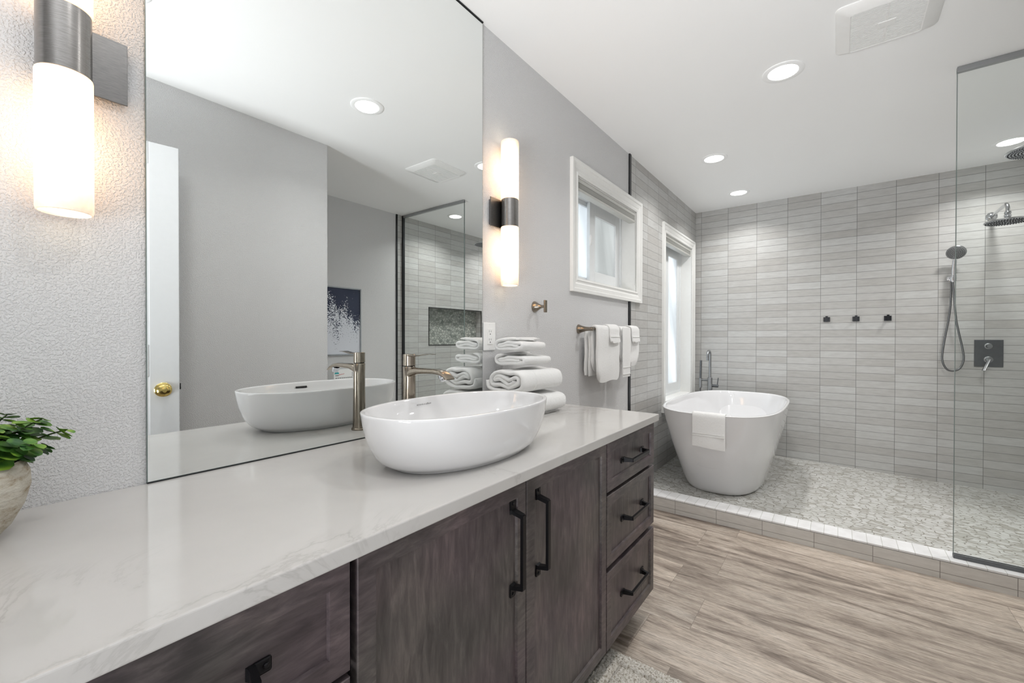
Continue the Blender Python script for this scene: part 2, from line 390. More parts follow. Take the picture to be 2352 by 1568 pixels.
# ------------------------------------------------------------------ mesh helpers
ORG = {}
class MB:
    def __init__(s): s.bm = bmesh.new(); s.mi = 0
    def face(s, vs):
        try:
            f = s.bm.faces.new(vs); f.material_index = s.mi; return f
        except ValueError: return None
    def box(s, x0, x1, y0, y1, z0, z1, bev=0.0, seg=2, rot=None, mi=None):
        t = bmesh.new(); bmesh.ops.create_cube(t, size=1)
        for v in t.verts:
            v.co = Vector(((x0 + x1) / 2 + v.co.x * (x1 - x0), (y0 + y1) / 2 + v.co.y * (y1 - y0), (z0 + z1) / 2 + v.co.z * (z1 - z0)))
        if bev: bmesh.ops.bevel(t, geom=list(t.edges), offset=bev, segments=seg, affect='EDGES', profile=0.5)
        if rot is not None:
            for v in t.verts: v.co = rot @ v.co
        s.merge(t, mi); return s
    def merge(s, t, mi=None):
        idx = s.mi if mi is None else mi
        mp = {}
        for v in t.verts: mp[v] = s.bm.verts.new(v.co)
        for f in t.faces:
            try:
                g = s.bm.faces.new([mp[v] for v in f.verts]); g.material_index = idx; g.smooth = f.smooth
            except ValueError: pass
        t.free()
    def rings(s, rings, closed=True, cap0=True, cap1=True, loop=False):
        vr = [[s.bm.verts.new(p) for p in r] for r in rings]
        n = len(vr[0]); last = len(vr) if loop else len(vr) - 1
        for i in range(last):
            a, b = vr[i], vr[(i + 1) % len(vr)]
            for j in range(n if closed else n - 1):
                k = (j + 1) % n; s.face((a[j], a[k], b[k], b[j]))
        if closed and cap0 and not loop: s.face(list(reversed(vr[0])))
        if closed and cap1 and not loop: s.face(vr[-1])
        return s
    def lathe(s, prof, c=(0, 0, 0), axis='Z', n=32, cap0=True, cap1=True, ang=None):
        c = Vector(c); rs = []
        for r, h in prof:
            ring = []
            for k in range(n):
                a = 2 * PI * k / n; x, y = r * math.cos(a), r * math.sin(a)
                if axis == 'Z': p = Vector((x, y, h))
                elif axis == 'Y': p = Vector((x, h, -y))
                elif axis == 'X': p = Vector((h, x, y))
                else: p = axis @ Vector((x, y, h))
                ring.append(c + p)
            rs.append(ring)
        return s.rings(rs, True, cap0, cap1)
    def tube(s, pts, r, n=12, cap=True, sx=1.0, up=None):
        pts = [Vector(p) for p in pts]; rs = []; prev = None
        for i, p in enumerate(pts):
            d = (pts[min(i + 1, len(pts) - 1)] - pts[max(i - 1, 0)]).normalized()
            if prev is None:
                q = Vector(up) if up else (Vector((0, 0, 1)) if abs(d.z) < 0.9 else Vector((1, 0, 0)))
            else: q = prev
            u = (q - d * q.dot(d)).normalized(); v = d.cross(u); prev = u
            rr = r[i] if isinstance(r, (list, tuple)) else r
            ra, rb = rr if isinstance(rr, tuple) else (rr, rr * sx)
            rs.append([p + u * (ra * math.cos(2 * PI * k / n)) + v * (rb * math.sin(2 * PI * k / n)) for k in range(n)])
        return s.rings(rs, True, cap, cap)
    def prism(s, poly, axis, a, b):
        def P(u, v, w):
            return Vector({'X': (w, u, v), 'Y': (u, w, v), 'Z': (u, v, w)}[axis])
        return s.rings([[P(u, v, a) for u, v in poly], [P(u, v, b) for u, v in poly]])
    def build(s, name, mat, parent=None, org=None, smooth=False, angle=None):
        bmesh.ops.remove_doubles(s.bm, verts=s.bm.verts, dist=1e-6)
        bmesh.ops.recalc_face_normals(s.bm, faces=s.bm.faces)
        if org is None: org = ORG[parent] if parent is not None else Vector((0, 0, 0))
        org = Vector(org)
        for v in s.bm.verts: v.co -= org
        me = bpy.data.meshes.new(name); s.bm.to_mesh(me); s.bm.free()
        for x in (mat if isinstance(mat, (list, tuple)) else [mat]): me.materials.append(M[x])
        if smooth:
            for p in me.polygons: p.use_smooth = True
            me.set_sharp_from_angle(angle=math.radians(angle or 40))
        o = bpy.data.objects.new(name, me); COL.objects.link(o)
        if parent is not None:
            o.parent = parent; o.location = org - ORG[parent]
        else: o.location = org
        ORG[o] = org
        return o
def tag(o, label=None, cat=None, group=None, kind=None):
    if label: o['label'] = label
    if cat: o['category'] = cat
    if group: o['group'] = group
    if kind: o['kind'] = kind
    return o
def empty(name, loc, label=None, cat=None, group=None, kind=None):
    o = bpy.data.objects.new(name, None); COL.objects.link(o); o.location = loc; o.empty_display_size = 0.05
    ORG[o] = Vector(loc); return tag(o, label, cat, group, kind)
def copy_tree(o, parent=None):
    c = o.copy(); COL.objects.link(c)
    ORG[c] = ORG[o]
    if parent is not None: c.parent = parent
    for ch in list(o.children): copy_tree(ch, c)
    return c
def sell(cx, cy, a, b, n, z, k=64, rot=0.0):
    out = []
    for i in range(k):
        t = 2 * PI * i / k; c, s_ = math.cos(t), math.sin(t)
        x = math.copysign(abs(c) ** (2 / n), c) * a; y = math.copysign(abs(s_) ** (2 / n), s_) * b
        out.append(Vector((cx + x * math.cos(rot) - y * math.sin(rot), cy + x * math.sin(rot) + y * math.cos(rot), z)))
    return out
def smooth_path(pts, n=6, closed=False):
    P = [Vector(p) for p in pts]; out = []
    m_ = len(P)
    for i in range(m_ - 1):
        p0, p1, p2, p3 = P[max(i - 1, 0)], P[i], P[i + 1], P[min(i + 2, m_ - 1)]
        for k in range(n):
            t = k / n
            out.append(0.5 * ((2 * p1) + (p2 - p0) * t + (2 * p0 - 5 * p1 + 4 * p2 - p3) * t * t + (3 * p1 - p0 - 3 * p2 + p3) * t ** 3))
    out.append(P[-1]); return out

CZ = 2.44      # ceiling height
XF = 4.683     # far tiled wall
YR = -2.52     # right wall
YE = -1.578    # entry wall
XE = 1.547     # where the entry wall ends
XB = -1.25     # wall behind the camera

# ------------------------------------------------------------------ structure
b_ = MB(); b_.box(XB - 0.1, 2.95, YR - 0.1, 0.1, -0.06, 0.0)
tag(b_.build('floor', 'plank_floor'), kind='structure')
b_ = MB(); b_.box(XB - 0.1, XF + 0.1, YR - 0.15, 0.25, CZ, CZ + 0.06)
tag(b_.build('ceiling', 'ceiling_paint'), kind='structure')

# window openings (x0, x1, z0, z1)
W1 = (2.145, 3.035, 1.483, 2.062)
W2 = (3.695, 4.53, 0.60, 2.045)
TX = 2.917   # tiled part of the left wall starts here
b_ = MB()
def wall_y(b_, x0, x1, y0, y1, z0, z1, holes, mi):
    xs = sorted(set([x0, x1] + [v for h in holes for v in (max(x0, min(x1, h[0])), max(x0, min(x1, h[1])))]))
    for a, c in zip(xs[:-1], xs[1:]):
        if c - a < 1e-6: continue
        segs = [(z0, z1)]
        for h in holes:
            if h[0] <= a + 1e-6 and h[1] >= c - 1e-6: segs = [(z0, h[2]), (h[3], z1)]
        for s0, s1 in segs: b_.box(a, c, y0, y1, s0, s1, mi=mi)
wall_y(b_, XB - 0.1, TX, 0.0, 0.2, -0.06, CZ, [W1], 0)
wall_y(b_, TX, XF, -0.001, 0.2, -0.06, CZ, [W1, W2], 1)
tag(b_.build('wall_left', ['wall_paint', 'tile_left']), kind='structure')
b_ = MB(); b_.box(XF, XF + 0.1, YR - 0.15, 0.2, -0.06, CZ)
tag(b_.build('wall_far', 'tile_far'), kind='structure')
# right wall: painted behind the toilet, tiled in the shower with a niche
NI = (3.291, 4.184, 1.068, 1.493)
b_ = MB()
b_.box(XE, 2.846, YR - 0.12, YR, -0.06, CZ, mi=0)
wall_y(b_, 2.846, XF, YR - 0.12, YR, -0.06, CZ, [NI], 1)
b_.box(NI[0], NI[1], YR - 0.12, YR - 0.09, NI[2], NI[3], mi=2)
tag(b_.build('wall_right', ['wall_paint', 'tile_right', 'pebble_niche']), kind='structure')
b_ = MB()
b_.box(XE - 0.12, XE, YR - 0.12, YE, -0.0, CZ)
b_.box(XB - 0.1, XE - 0.12, YE - 0.12, YE, 0.0, CZ)
tag(b_.build('wall_entry', 'wall_paint'), kind='structure')
b_ = MB(); b_.box(XB - 0.1, XB, -0.64, 0.0, 0.0, CZ); b_.box(XB - 0.1, XB, YE, -1.48, 0.0, CZ); b_.box(XB - 0.1, XB, -1.48, -0.64, 2.08, CZ)  # opening is made up, an unseen gap for the added fill light
tag(b_.build('wall_behind', 'wall_paint'), kind='structure')
b_ = MB(); b_.box(XB - 0.62, XB - 0.56, YE - 0.12, 0.1, 0.0, CZ); b_.box(XB - 0.56, XB - 0.1, YE - 0.12, YE - 0.06, 0.0, CZ); b_.box(XB - 0.56, XB - 0.1, 0.04, 0.1, 0.0, CZ); b_.box(XB - 0.62, XB - 0.1, YE - 0.12, 0.1, CZ, CZ + 0.05); b_.box(XB - 0.62, XB - 0.1, YE - 0.12, 0.1, -0.06, 0.0)
tag(b_.build('sky_blocker', 'wall_paint'), kind='structure')  # unseen enclosure added around the fill light to shut out the sky
# metal edge strips where tile meets paint
b_ = MB(); b_.box(2.892, TX + 0.003, -0.010, 0.0, 0.0, W1[2] - 0.066); b_.box(2.892, TX + 0.003, -0.010, 0.0, W1[3] + 0.085, CZ)
tag(b_.build('trim_1', 'dark_trim'), kind='structure')
b_ = MB(); b_.box(2.835, 2.853, YR, YR + 0.010, 0.0, CZ)
tag(b_.build('trim_2', 'dark_trim'), kind='structure')
b_ = MB()
x0, x1, z0, z1 = NI
for q in ((x0 - 0.006, x0 + 0.004, z0 - 0.006, z1 + 0.006), (x1 - 0.004, x1 + 0.006, z0 - 0.006, z1 + 0.006), (x0, x1, z0 - 0.006, z0 + 0.004), (x0, x1, z1 - 0.004, z1 + 0.006)):
    b_.box(q[0], q[1], YR - 0.002, YR + 0.004, q[2], q[3])
tag(b_.build('trim_3', 'black_slot'), kind='structure')

# shower floor (slopes towards the drain side) and curb
b_ = MB()
def sf(y): return 0.067 + 0.022 * y
b_.rings([[Vector((2.99, 0, -0.06)), Vector((XF, 0, -0.06)), Vector((XF, YR, -0.06)), Vector((2.99, YR, -0.06))],
          [Vector((2.99, 0, sf(0))), Vector((XF, 0, sf(0))), Vector((XF, YR, sf(YR))), Vector((2.99, YR, sf(YR)))]])
tag(b_.build('shower_floor', 'pebble_floor'), kind='structure')
b_ = MB()
b_.box(2.866, 3.0, YR, 0, -0.01, 0.083, mi=0)
b_.box(2.8665, 3.0, YR, 0, 0.0845, 0.093, mi=1)
b_.box(2.868, 3.0, YR, 0, 0.083, 0.0845, mi=2)
tag(b_.build('shower_curb', ['curb_face', 'curb_top', 'dark_trim']), kind='structure')

# ------------------------------------------------------------------ windows
def casing(b_, x0, x1, z0, z1, wd, t, wb=None):
    # mitred moulding: profile (distance from opening, projection)
    prof = [(0.0, 0.002), (0.0, t * 0.55), (0.010, t * 0.75), (0.016, t * 0.45), (0.024, t * 0.45), (0.032, t * 0.72), (wd * 0.7, t * 0.9), (wd * 0.76, t * 1.25), (wd, t * 1.25), (wd, 0.0)]
    rings = []
    for d, h in prof:
        rings.append([Vector((x0 - d, -h, z0 - d)), Vector((x1 + d, -h, z0 - d)), Vector((x1 + d, -h, z1 + d)), Vector((x0 - d, -h, z1 + d))])
    b_.rings(rings, True, False, False)
def make_window(num, W, wd, t, depth, panes, latch=True):
    x0, x1, z0, z1 = W
    root = empty('window_%d' % num, (x0, 0, z0), kind='structure')
    b_ = MB(); casing(b_, x0, x1, z0, z1, wd, t); b_.build('window_casing', 'trim_white', root)
    b_ = MB(); jt = 0.006
    b_.box(x0, x0 + jt, 0, depth, z0, z1); b_.box(x1 - jt, x1, 0, depth, z0, z1); b_.box(x0, x1, 0, depth, z0, z0 + jt); b_.box(x0, x1, 0, depth, z1 - jt, z1)
    b_.build('window_jamb', 'trim_white', root)
    # outer vinyl frame
    b_ = MB(); f = 0.03
    b_.box(x0, x0 + f, depth, depth + 0.06, z0, z1, 0.002); b_.box(x1 - f, x1, depth, depth + 0.06, z0, z1, 0.002)
    b_.box(x0 + f, x1 - f, depth, depth + 0.06, z0, z0 + f, 0.002); b_.box(x0 + f, x1 - f, depth, depth + 0.06, z1 - f, z1, 0.002)
    b_.build('window_frame', 'vinyl_white', root)
    for (a, c, yo, sw, mat) in panes:
        s_ = MB(); lo, hi = z0 + 0.03, z1 - 0.03
        s_.box(a, a + sw, yo, yo + 0.022, lo, hi, 0.002); s_.box(c - sw, c, yo, yo + 0.022, lo, hi, 0.002)
        s_.box(a + sw, c - sw, yo, yo + 0.022, lo, lo + sw, 0.002); s_.box(a + sw, c - sw, yo, yo + 0.022, hi - sw, hi, 0.002)
        so = s_.build('sash', 'vinyl_white', root)
        p = MB(); p.box(a + sw, c - sw, yo + 0.009, yo + 0.013, lo + sw, hi - sw); p.build('pane', mat, so)
    return root
w1 = make_window(1, W1, 0.078, 0.016, 0.105, [(2.175, 2.60, 0.140, 0.028, 'pane_bright'), (2.525, 3.005, 0.112, 0.075, 'pane_screened')])
b_ = MB(); b_.lathe([(0.032, -0.006), (0.032, 0.0), (0.022, 0.006), (0, 0.008)], (0, 0, 0), 'Y', 24)
for v in b_.bm.verts: v.co = Vector((2.533 + v.co.x * 0.36, 0.110 - v.co.y, 1.785 + v.co.z * 1.2))
b_.build('latch', 'plastic_white', w1, smooth=True)
w2 = make_window(2, W2, 0.078, 0.016, 0.10, [(3.725, 4.15, 0.132, 0.05, 'pane_bright'), (4.05, 4.50, 0.106, 0.085, 'pane_curtain')])

def make_blind(W, nm, label, cord):
    x0, x1, z0, z1 = W
    r = empty('window_blind', (x0, 0.03, z1 - 0.07), label, 'blind')
    b_ = MB(); b_.box(x0 + 0.008, x1 - 0.008, 0.004, 0.045, z1 - 0.028, z1 - 0.007, 0.003); b_.build('headrail', 'blind_cream', r)
    b_ = MB()
    for k in range(8):
        zz = z1 - 0.031 - k * 0.0034
        b_.box(x0 + 0.010, x1 - 0.010, 0.006, 0.052, zz - 0.0016, zz)
    b_.build('slat_stack', 'blind_cream', r)
    b_ = MB(); b_.box(x0 + 0.009, x1 - 0.009, 0.004, 0.050, z1 - 0.076, z1 - 0.059, 0.004); b_.build('bottom_rail', 'blind_cream', r)
    if cord:
        b_ = MB(); b_.tube(smooth_path([(x1 - 0.014, 0.002, z1 - 0.06), (x1 - 0.018, 0.0, z1 - 0.25), (x1 - 0.012, 0.0, z1 - 0.45), (x1 - 0.016, 0.002, z0 + 0.05)], 8), 0.0012, 6); b_.build('pull_cord', 'blind_cream', r)
    return r
make_blind(W1, 1, 'raised cream slatted blind in the small window over the towel bar', True)
make_blind(W2, 2, 'raised cream slatted blind in the tall window beside the bathtub', False)

# ------------------------------------------------------------------ entry door (open, lying almost against the entry wall)
dr = empty('door_1', (-0.070, -1.531, 0.01), kind='structure')
ang = math.atan2(0.110, 0.756)
RD = Matrix.Rotation(ang, 4, 'Z'); TD = Matrix.Translation(Vector((-0.070, -1.531, 0.01))) @ RD
def dbox(b_, *a, **k):
    t = MB(); t.box(*a, **k)
    for v in t.bm.verts: v.co = TD @ v.co
    b_.merge(t.bm)
b_ = MB(); DW, DH = 0.768, 2.063
dbox(b_, 0, DW, -0.035, -0.010, 0, DH)
for q in ((0, 0.115, 0, DH), (DW - 0.115, DW, 0, DH), (0.115, DW - 0.115, 0, 0.2), (0.115, DW - 0.115, DH - 0.105, DH), (0.115, DW - 0.115, 0.95, 1.10), (DW / 2 - 0.05, DW / 2 + 0.05, 0.2, DH - 0.105)):
    dbox(b_, q[0], q[1], -0.012, 0.0, q[2], q[3], bev=0.003)
b_.build('door_slab', 'door_white', dr)
b_ = MB()
for px0, px1 in ((0.115, DW / 2 - 0.05), (DW / 2 + 0.05, DW - 0.115)):
    for pz0, pz1 in ((0.2, 0.95), (1.10, DH - 0.105)):
        t = MB()
        rg = []
        for d, h in ((0.0, -0.002), (0.008, -0.003), (0.016, -0.009), (0.028, -0.009), (0.045, -0.004)):
            rg.append([Vector((px0 + d, h, pz0 + d)), Vector((px1 - d, h, pz0 + d)), Vector((px1 - d, h, pz1 - d)), Vector((px0 + d, h, pz1 - d))])
        t.rings(rg, True, False, True)
        for v in t.bm.verts: v.co = TD @ v.co
        b_.merge(t.bm)
b_.build('door_panel', 'door_white', dr)
b_ = MB(); b_.lathe([(0.033, 0.0), (0.034, 0.004), (0.028, 0.009), (0.014, 0.012), (0.011, 0.028), (0.019, 0.036), (0.028, 0.046), (0.028, 0.056), (0.020, 0.064), (0.008, 0.066), (0.008, 0.062), (0, 0.062)], (0, 0, 0), 'Y', 32, cap0=True, cap1=False)
for v in b_.bm.verts: v.co = TD @ (v.co + Vector((DW - 0.064, 0.0, 0.885)))
b_.build('door_knob', 'gold_brass', dr, smooth=True)
b_ = MB(); dbox(b_, DW, DW + 0.006, -0.024, -0.012, 0.88, 0.91); b_.build('latch_bolt', 'dark_trim', dr)

# ------------------------------------------------------------------ mirror
r = empty('vanity_mirror', (0.794, 0, 0.836), 'large frameless wall mirror above the white countertop', 'mirror')
b_ = MB(); b_.box(0.254, 1.333, -0.0062, -0.001, 0.8369, 2.4354); b_.build('mirror_backing', 'glass_edge', r)
b_ = MB()
vs = [b_.bm.verts.new(p) for p in ((0.2555, -0.0064, 0.8378), (1.3315, -0.0064, 0.8378), (1.3315, -0.0064, 2.435), (0.2555, -0.0064, 2.435))]
b_.face(vs); b_.build('mirror_face', 'mirror_silver', r)
b_ = MB(); b_.box(0.254, 1.333, -0.0080, -0.001, 0.8343, 0.8368); b_.build('mirror_channel', 'dark_trim', r)
b_ = MB(); b_.box(0.254, 1.333, -0.010, -0.001, 2.4355, 2.4395); b_.build('mirror_channel', 'dark_trim', r)

# ------------------------------------------------------------------ counter and cabinets
YC = -0.588; XC = 1.771; ZC = 0.834; YF = -0.570
b_ = MB(); b_.box(XB + 0.002, XC, YC, -0.0005, ZC - 0.028, ZC, 0.003, 3)
tag(b_.build('vanity_countertop', 'quartz', org=(0.3, -0.3, ZC - 0.028)), 'long white veined quartz countertop on the dark vanity cabinets', 'countertop')

def shaker(b_, x0, x1, z0, z1, fw=0.034, dep=0.007, th=0.020):
    """door/drawer front: mitred frame around a recessed panel, front at YF"""
    y = YF
    rg = [[Vector((x0, y + th, z0)), Vector((x1, y + th, z0)), Vector((x1, y + th, z1)), Vector((x0, y + th, z1))]]
    for d, h in ((0.0, 0.0015), (0.0015, 0.0), (fw, 0.0), (fw + 0.0015, dep), ):
        rg.append([Vector((x0 + d, y + h, z0 + d)), Vector((x1 - d, y + h, z0 + d)), Vector((x1 - d, y + h, z1 - d)), Vector((x0 + d, y + h, z1 - d))])
    b_.rings(rg[:1] + rg[1:], True, True, False)
    return (x0 + fw + 0.0015, x1 - fw - 0.0015, z0 + fw + 0.0015, z1 - fw - 0.0015, y + dep)
def front(parent, name, x0, x1, z0, z1, horiz):
    b_ = MB(); p = shaker(b_, x0, x1, z0, z1)
    vs = [b_.bm.verts.new(q) for q in ((p[0], p[4], p[2]), (p[1], p[4], p[2]), (p[1], p[4], p[3]), (p[0], p[4], p[3]))]
    f = b_.face(vs); f.material_index = 1
    return b_.build(name, ['stain_frame', 'stain_h' if horiz else 'stain_v'], parent)
def handle(parent, cx, cz, half, vertical):
    """square bar pull on two sloped feet with small screw plates"""
    b_ = MB(); y = YF + 0.006
    def P(u, v, yy): return Vector((cx + v, yy, cz + u)) if vertical else Vector((cx + u, yy, cz + v))
    def loft(secs):
        rg = []
        for u0, u1, v0, v1, yy in secs: rg.append([P(u0, v0, yy), P(u1, v0, yy), P(u1, v1, yy), P(u0, v1, yy)])
        b_.rings(rg)
    bw = 0.0055
    # bar
    rg = []
    for u in (-half + 0.012, half - 0.012): rg.append([P(u, -bw, y - 0.036), P(u, bw, y - 0.036), P(u, bw, y - 0.028), P(u, -bw, y - 0.028)])
    b_.rings(rg)
    for sg in (-1, 1):
        # sloped foot
        a = sg * (half - 0.004); c = sg * (half - 0.016)
        rg = [[P(a - sg * 0.012, -0.009, y), P(a - sg * 0.012, 0.009, y), P(a, 0.009, y), P(a, -0.009, y)],
              [P(a - sg * 0.010, -0.008, y - 0.006), P(a - sg * 0.010, 0.008, y - 0.006), P(a - sg * 0.001, 0.008, y - 0.006), P(a - sg * 0.001, -0.008, y - 0.006)],
              [P(c - sg * 0.004, -bw, y - 0.030), P(c - sg * 0.004, bw, y - 0.030), P(c + sg * 0.006, bw, y - 0.034), P(c + sg * 0.006, -bw, y - 0.034)]]
        b_.rings(rg)
        # plate
        t = MB(); t.box(-0.0115, 0.0115, -0.003, 0.0, -0.010, 0.010, 0.0025, 2)
        for v in t.bm.verts:
            v.co = P(v.co.x + sg * (half + 0.004), v.co.z, y + v.co.y)
        b_.merge(t.bm)
        t = MB(); t.lathe([(0.0038, 0), (0.0038, -0.0015), (0.002, -0.0026), (0, -0.0028)], (0, 0, 0), 'Z', 12, cap1=False)
        for v in t.bm.verts: v.co = P(v.co.x + sg * (half + 0.008), v.co.y, y - 0.003 + v.co.z)
        b_.merge(t.bm)
    return b_.build('handle', 'black_metal', parent)
def carcass(root, x0, x1):
    b_ = MB(); b_.box(x0, x1, YF + 0.021, -0.003, 0.108, ZC - 0.0285); b_.box(x0, x1, -0.50, -0.003, 0.001, 0.108)
    return b_.build('cabinet_body', 'dark_void', root)
# drawer bank at the shower end
root = empty('drawer_cabinet', (1.536, -0.28, 0), 'dark-stained three-drawer vanity cabinet at the shower end', 'cabinet')
b_ = MB(); b_.box(1.3075, 1.743, YF + 0.021, -0.003, 0.108, ZC - 0.0285); b_.box(1.3075, 1.74, -0.50, -0.003, 0.001, 0.108); b_.build('cabinet_body', 'dark_void', root)
b_ = MB(); b_.box(1.743, 1.762, YF + 0.021, -0.003, 0.108, ZC - 0.0285); b_.build('end_panel', 'stain_v', root)
for z0, z1, hc in ((0.634, 0.797, 0.712), (0.385, 0.622, 0.505), (0.108, 0.366, 0.238)):
    d = front(root, 'drawer', 1.311, 1.7625, z0, z1, False); handle(d, 1.546, hc, 0.094, False)
root = empty('sink_cabinet', (0.847, -0.28, 0), 'dark-stained two-door vanity cabinet under the sink', 'cabinet')
carcass(root, 0.3875, 1.3055)
for x0, x1, hx, hz in ((0.389, 0.8485, 0.800, 0.650), (0.8515, 1.3055, 0.908, 0.652)):
    d = front(root, 'door', x0, x1, 0.108, 0.800, False); handle(d, hx, hz, 0.098, True)
root = empty('drawer_cabinet', (0.15, -0.28, 0), 'dark-stained vanity drawer cabinet nearest the camera, under the potted plant', 'cabinet')
carcass(root, -0.075, 0.3855)
for z0, z1 in ((0.627, 0.800), (0.385, 0.617), (0.108, 0.375)):
    d = front(root, 'drawer', -0.073, 0.3765, z0, z1, True); handle(d, 0.152, (z0 + z1) / 2 - 0.005, 0.094, False)
root = empty('door_cabinet', (-0.6, -0.28, 0), 'dark-stained two-door vanity cabinet left of the drawers under the plant', 'cabinet')
carcass(root, XB + 0.004, -0.0765)
front(root, 'door', XB + 0.01, -0.665, 0.108, 0.800, False); front(root, 'door', -0.66, -0.078, 0.108, 0.800, False)

# ------------------------------------------------------------------ vessel sink
SX, SY, SA, SB_ = 0.847, -0.3645, 0.2877, 0.1729; ZR = 0.971
root = empty('vessel_sink', (SX, SY, ZC), 'oval white ceramic vessel sink on the countertop', 'sink')
b_ = MB()
outer = [(0.0, 0.745, 2.15), (0.004, 0.765, 2.15), (0.007, 0.775, 2.15), (0.010, 0.812, 2.15), (0.020, 0.858, 2.2), (0.034, 0.897, 2.2), (0.054, 0.932, 2.25), (0.080, 0.962, 2.3), (0.108, 0.984, 2.32), (0.130, 0.996, 2.32), (0.1348, 0.999, 2.32)]
rg = [sell(SX, SY, SA * s_, SB_ * s_, n_, ZC + h, 96, -0.01) for h, s_, n_ in outer]
H = ZR - ZC
def inset(a, b, h, n_=2.32): return sell(SX, SY, SA - a, SB_ - a if b is None else SB_ - b, n_, ZC + h, 96, -0.01)
rg += [inset(0.0012, None, H - 0.0006), inset(0.0035, None, H), inset(0.007, None, H), inset(0.0098, None, H - 0.0010), inset(0.0115, None, H - 0.004), inset(0.016, None, H - 0.02), inset(0.028, None, H - 0.05),
       inset(0.050, None, H - 0.082, 2.2), inset(0.085, 0.07, H - 0.102, 2.1), inset(0.14, 0.10, H - 0.112, 2.0), inset(0.24, 0.145, H - 0.116, 2.0)]
b_.rings(rg, True, True, True)
b_.build('sink_bowl', 'ceramic', root, smooth=True, angle=60)
b_ = MB(); b_.lathe([(0.034, 0.0005), (0.036, 0.003), (0.030, 0.0045), (0.012, 0.003), (0, 0.0035)], (SX, SY, ZC + H - 0.1162), 'Z', 28, cap1=False); b_.build('drain_cap', 'chrome', root, smooth=True)
# overflow slot inside the near wall
b_ = MB(); t = bmesh.new(); bmesh.ops.create_cube(t, size=1)
for v in t.verts: v.co = Vector((v.co.x * 0.052, v.co.y * 0.004, v.co.z * 0.010))
bmesh.ops.bevel(t, geom=[e for e in t.edges if abs(e.verts[0].co.y - e.verts[1].co.y) > 0.001], offset=0.0045, segments=4, affect='EDGES')
Rm = Matrix.Rotation(math.radians(-12), 4, 'X')
for v in t.verts: v.co = Rm @ v.co + Vector((SX - 0.007, SY - SB_ + 0.0165, ZR - 0.021))
b_.merge(t); b_.build('overflow_slot', 'black_slot', root)
def text_mesh(name, s, size, mat, parent, M4, align='CENTER'):
    cu = bpy.data.curves.new(name, 'FONT'); cu.body = s; cu.size = size; cu.extrude = 0.0002; cu.align_x = align
    o = bpy.data.objects.new(name + '_tmp', cu); COL.objects.link(o)
    dg = bpy.context.evaluated_depsgraph_get(); me = bpy.data.meshes.new_from_object(o.evaluated_get(dg))
    bpy.data.objects.remove(o)
    me.transform(M4)
    org = ORG[parent]; me.transform(Matrix.Translation(-org))
    me.materials.clear(); me.materials.append(M[mat]); me.name = name
    q = bpy.data.objects.new(name, me); COL.objects.link(q); q.parent = parent; ORG[q] = org
    return q
# printed maker's name on the inside of the wall side
Ml = Matrix.Translation(Vector((SX - 0.008, SY + SB_ - 0.0195, ZR - 0.021))) @ Matrix.Rotation(math.radians(90 + 17), 4, 'X')
text_mesh('printed_name', 'victoria ⊕ albert'.replace('⊕', 'o'), 0.0085, 'ink_grey', root, Ml)

# ------------------------------------------------------------------ faucet
FX, FY = 0.846, -0.137
root = empty('basin_faucet', (FX, FY, ZC), 'tall bronze-nickel single-lever faucet standing between sink and mirror', 'faucet')
b_ = MB(); b_.lathe([(0.0255, 0.0), (0.0255, 0.005), (0.0235, 0.007), (0.0205, 0.008)], (FX, FY, ZC), 'Z', 40); b_.build('base_ring', 'bronze_nickel', root, smooth=True)
b_ = MB(); b_.lathe([(0.0212, 0.008), (0.0205, 0.05), (0.0195, 0.12), (0.0188, 0.19), (0.0195, 0.2235), (0.0188, 0.2245)], (FX, FY, ZC), 'Z', 40)
b_.build('faucet_body', 'bronze_nickel', root, smooth=True)
b_ = MB()
path = [(0.004, 0.196, 0.012, 0.0165), (-0.020, 0.209, 0.0125, 0.0165), (-0.045, 0.2135, 0.0095, 0.0168), (-0.085, 0.2145, 0.0080, 0.0170), (-0.120, 0.2150, 0.0075, 0.0175), (-0.142, 0.2125, 0.0070, 0.018), (-0.158, 0.2070, 0.0055, 0.0182), (-0.170, 0.2000, 0.0035, 0.0180), (-0.176, 0.1955, 0.0015, 0.0172)]
rg = []
for dy, dz, hh, ww in path:
    ring = []
    for k in range(24):
        t = 2 * PI * k / 24; c, s_ = math.cos(t), math.sin(t)
        ring.append(Vector((FX + math.copysign(abs(c) ** 0.55, c) * ww, FY + dy, ZC + dz + math.copysign(abs(s_) ** 0.75, s_) * hh)))
    rg.append(ring)
b_.rings(rg); b_.build('spout', 'bronze_nickel', root, smooth=True)
b_ = MB(); ax = Matrix.Rotation(math.radians(-22), 3, 'X')
b_.lathe([(0.0125, 0.004), (0.0125, -0.006), (0.0105, -0.008), (0.0105, -0.014), (0, -0.0135)], (FX, FY - 0.145, ZC + 0.203), ax, 24, cap1=False); b_.build('aerator', 'chrome', root, smooth=True)
b_ = MB(); b_.lathe([(0.0175, 0.2245), (0.0175, 0.2275)], (FX, FY, ZC), 'Z', 32); b_.build('collar', 'black_metal', root, smooth=True)
b_ = MB(); b_.lathe([(0.0192, 0.2275), (0.0188, 0.245), (0.0188, 0.2605), (0.0175, 0.262), (0, 0.262)], (FX, FY, ZC), 'Z', 40, cap1=False)
rg = []
for dy, dz, hh, ww in [(0.010, 0.2585, 0.0035, 0.0165), (-0.014, 0.2580, 0.0035, 0.0165), (-0.035, 0.2575, 0.0024, 0.0150), (-0.060, 0.2600, 0.0018, 0.0145), (-0.085, 0.2640, 0.0013, 0.0135), (-0.108, 0.2635, 0.0008, 0.0095)]:
    rg.append([Vector((FX + math.copysign(abs(math.cos(2 * PI * k / 20)) ** 0.6, math.cos(2 * PI * k / 20)) * ww, FY + dy, ZC + dz + math.sin(2 * PI * k / 20) * hh)) for k in range(20)])
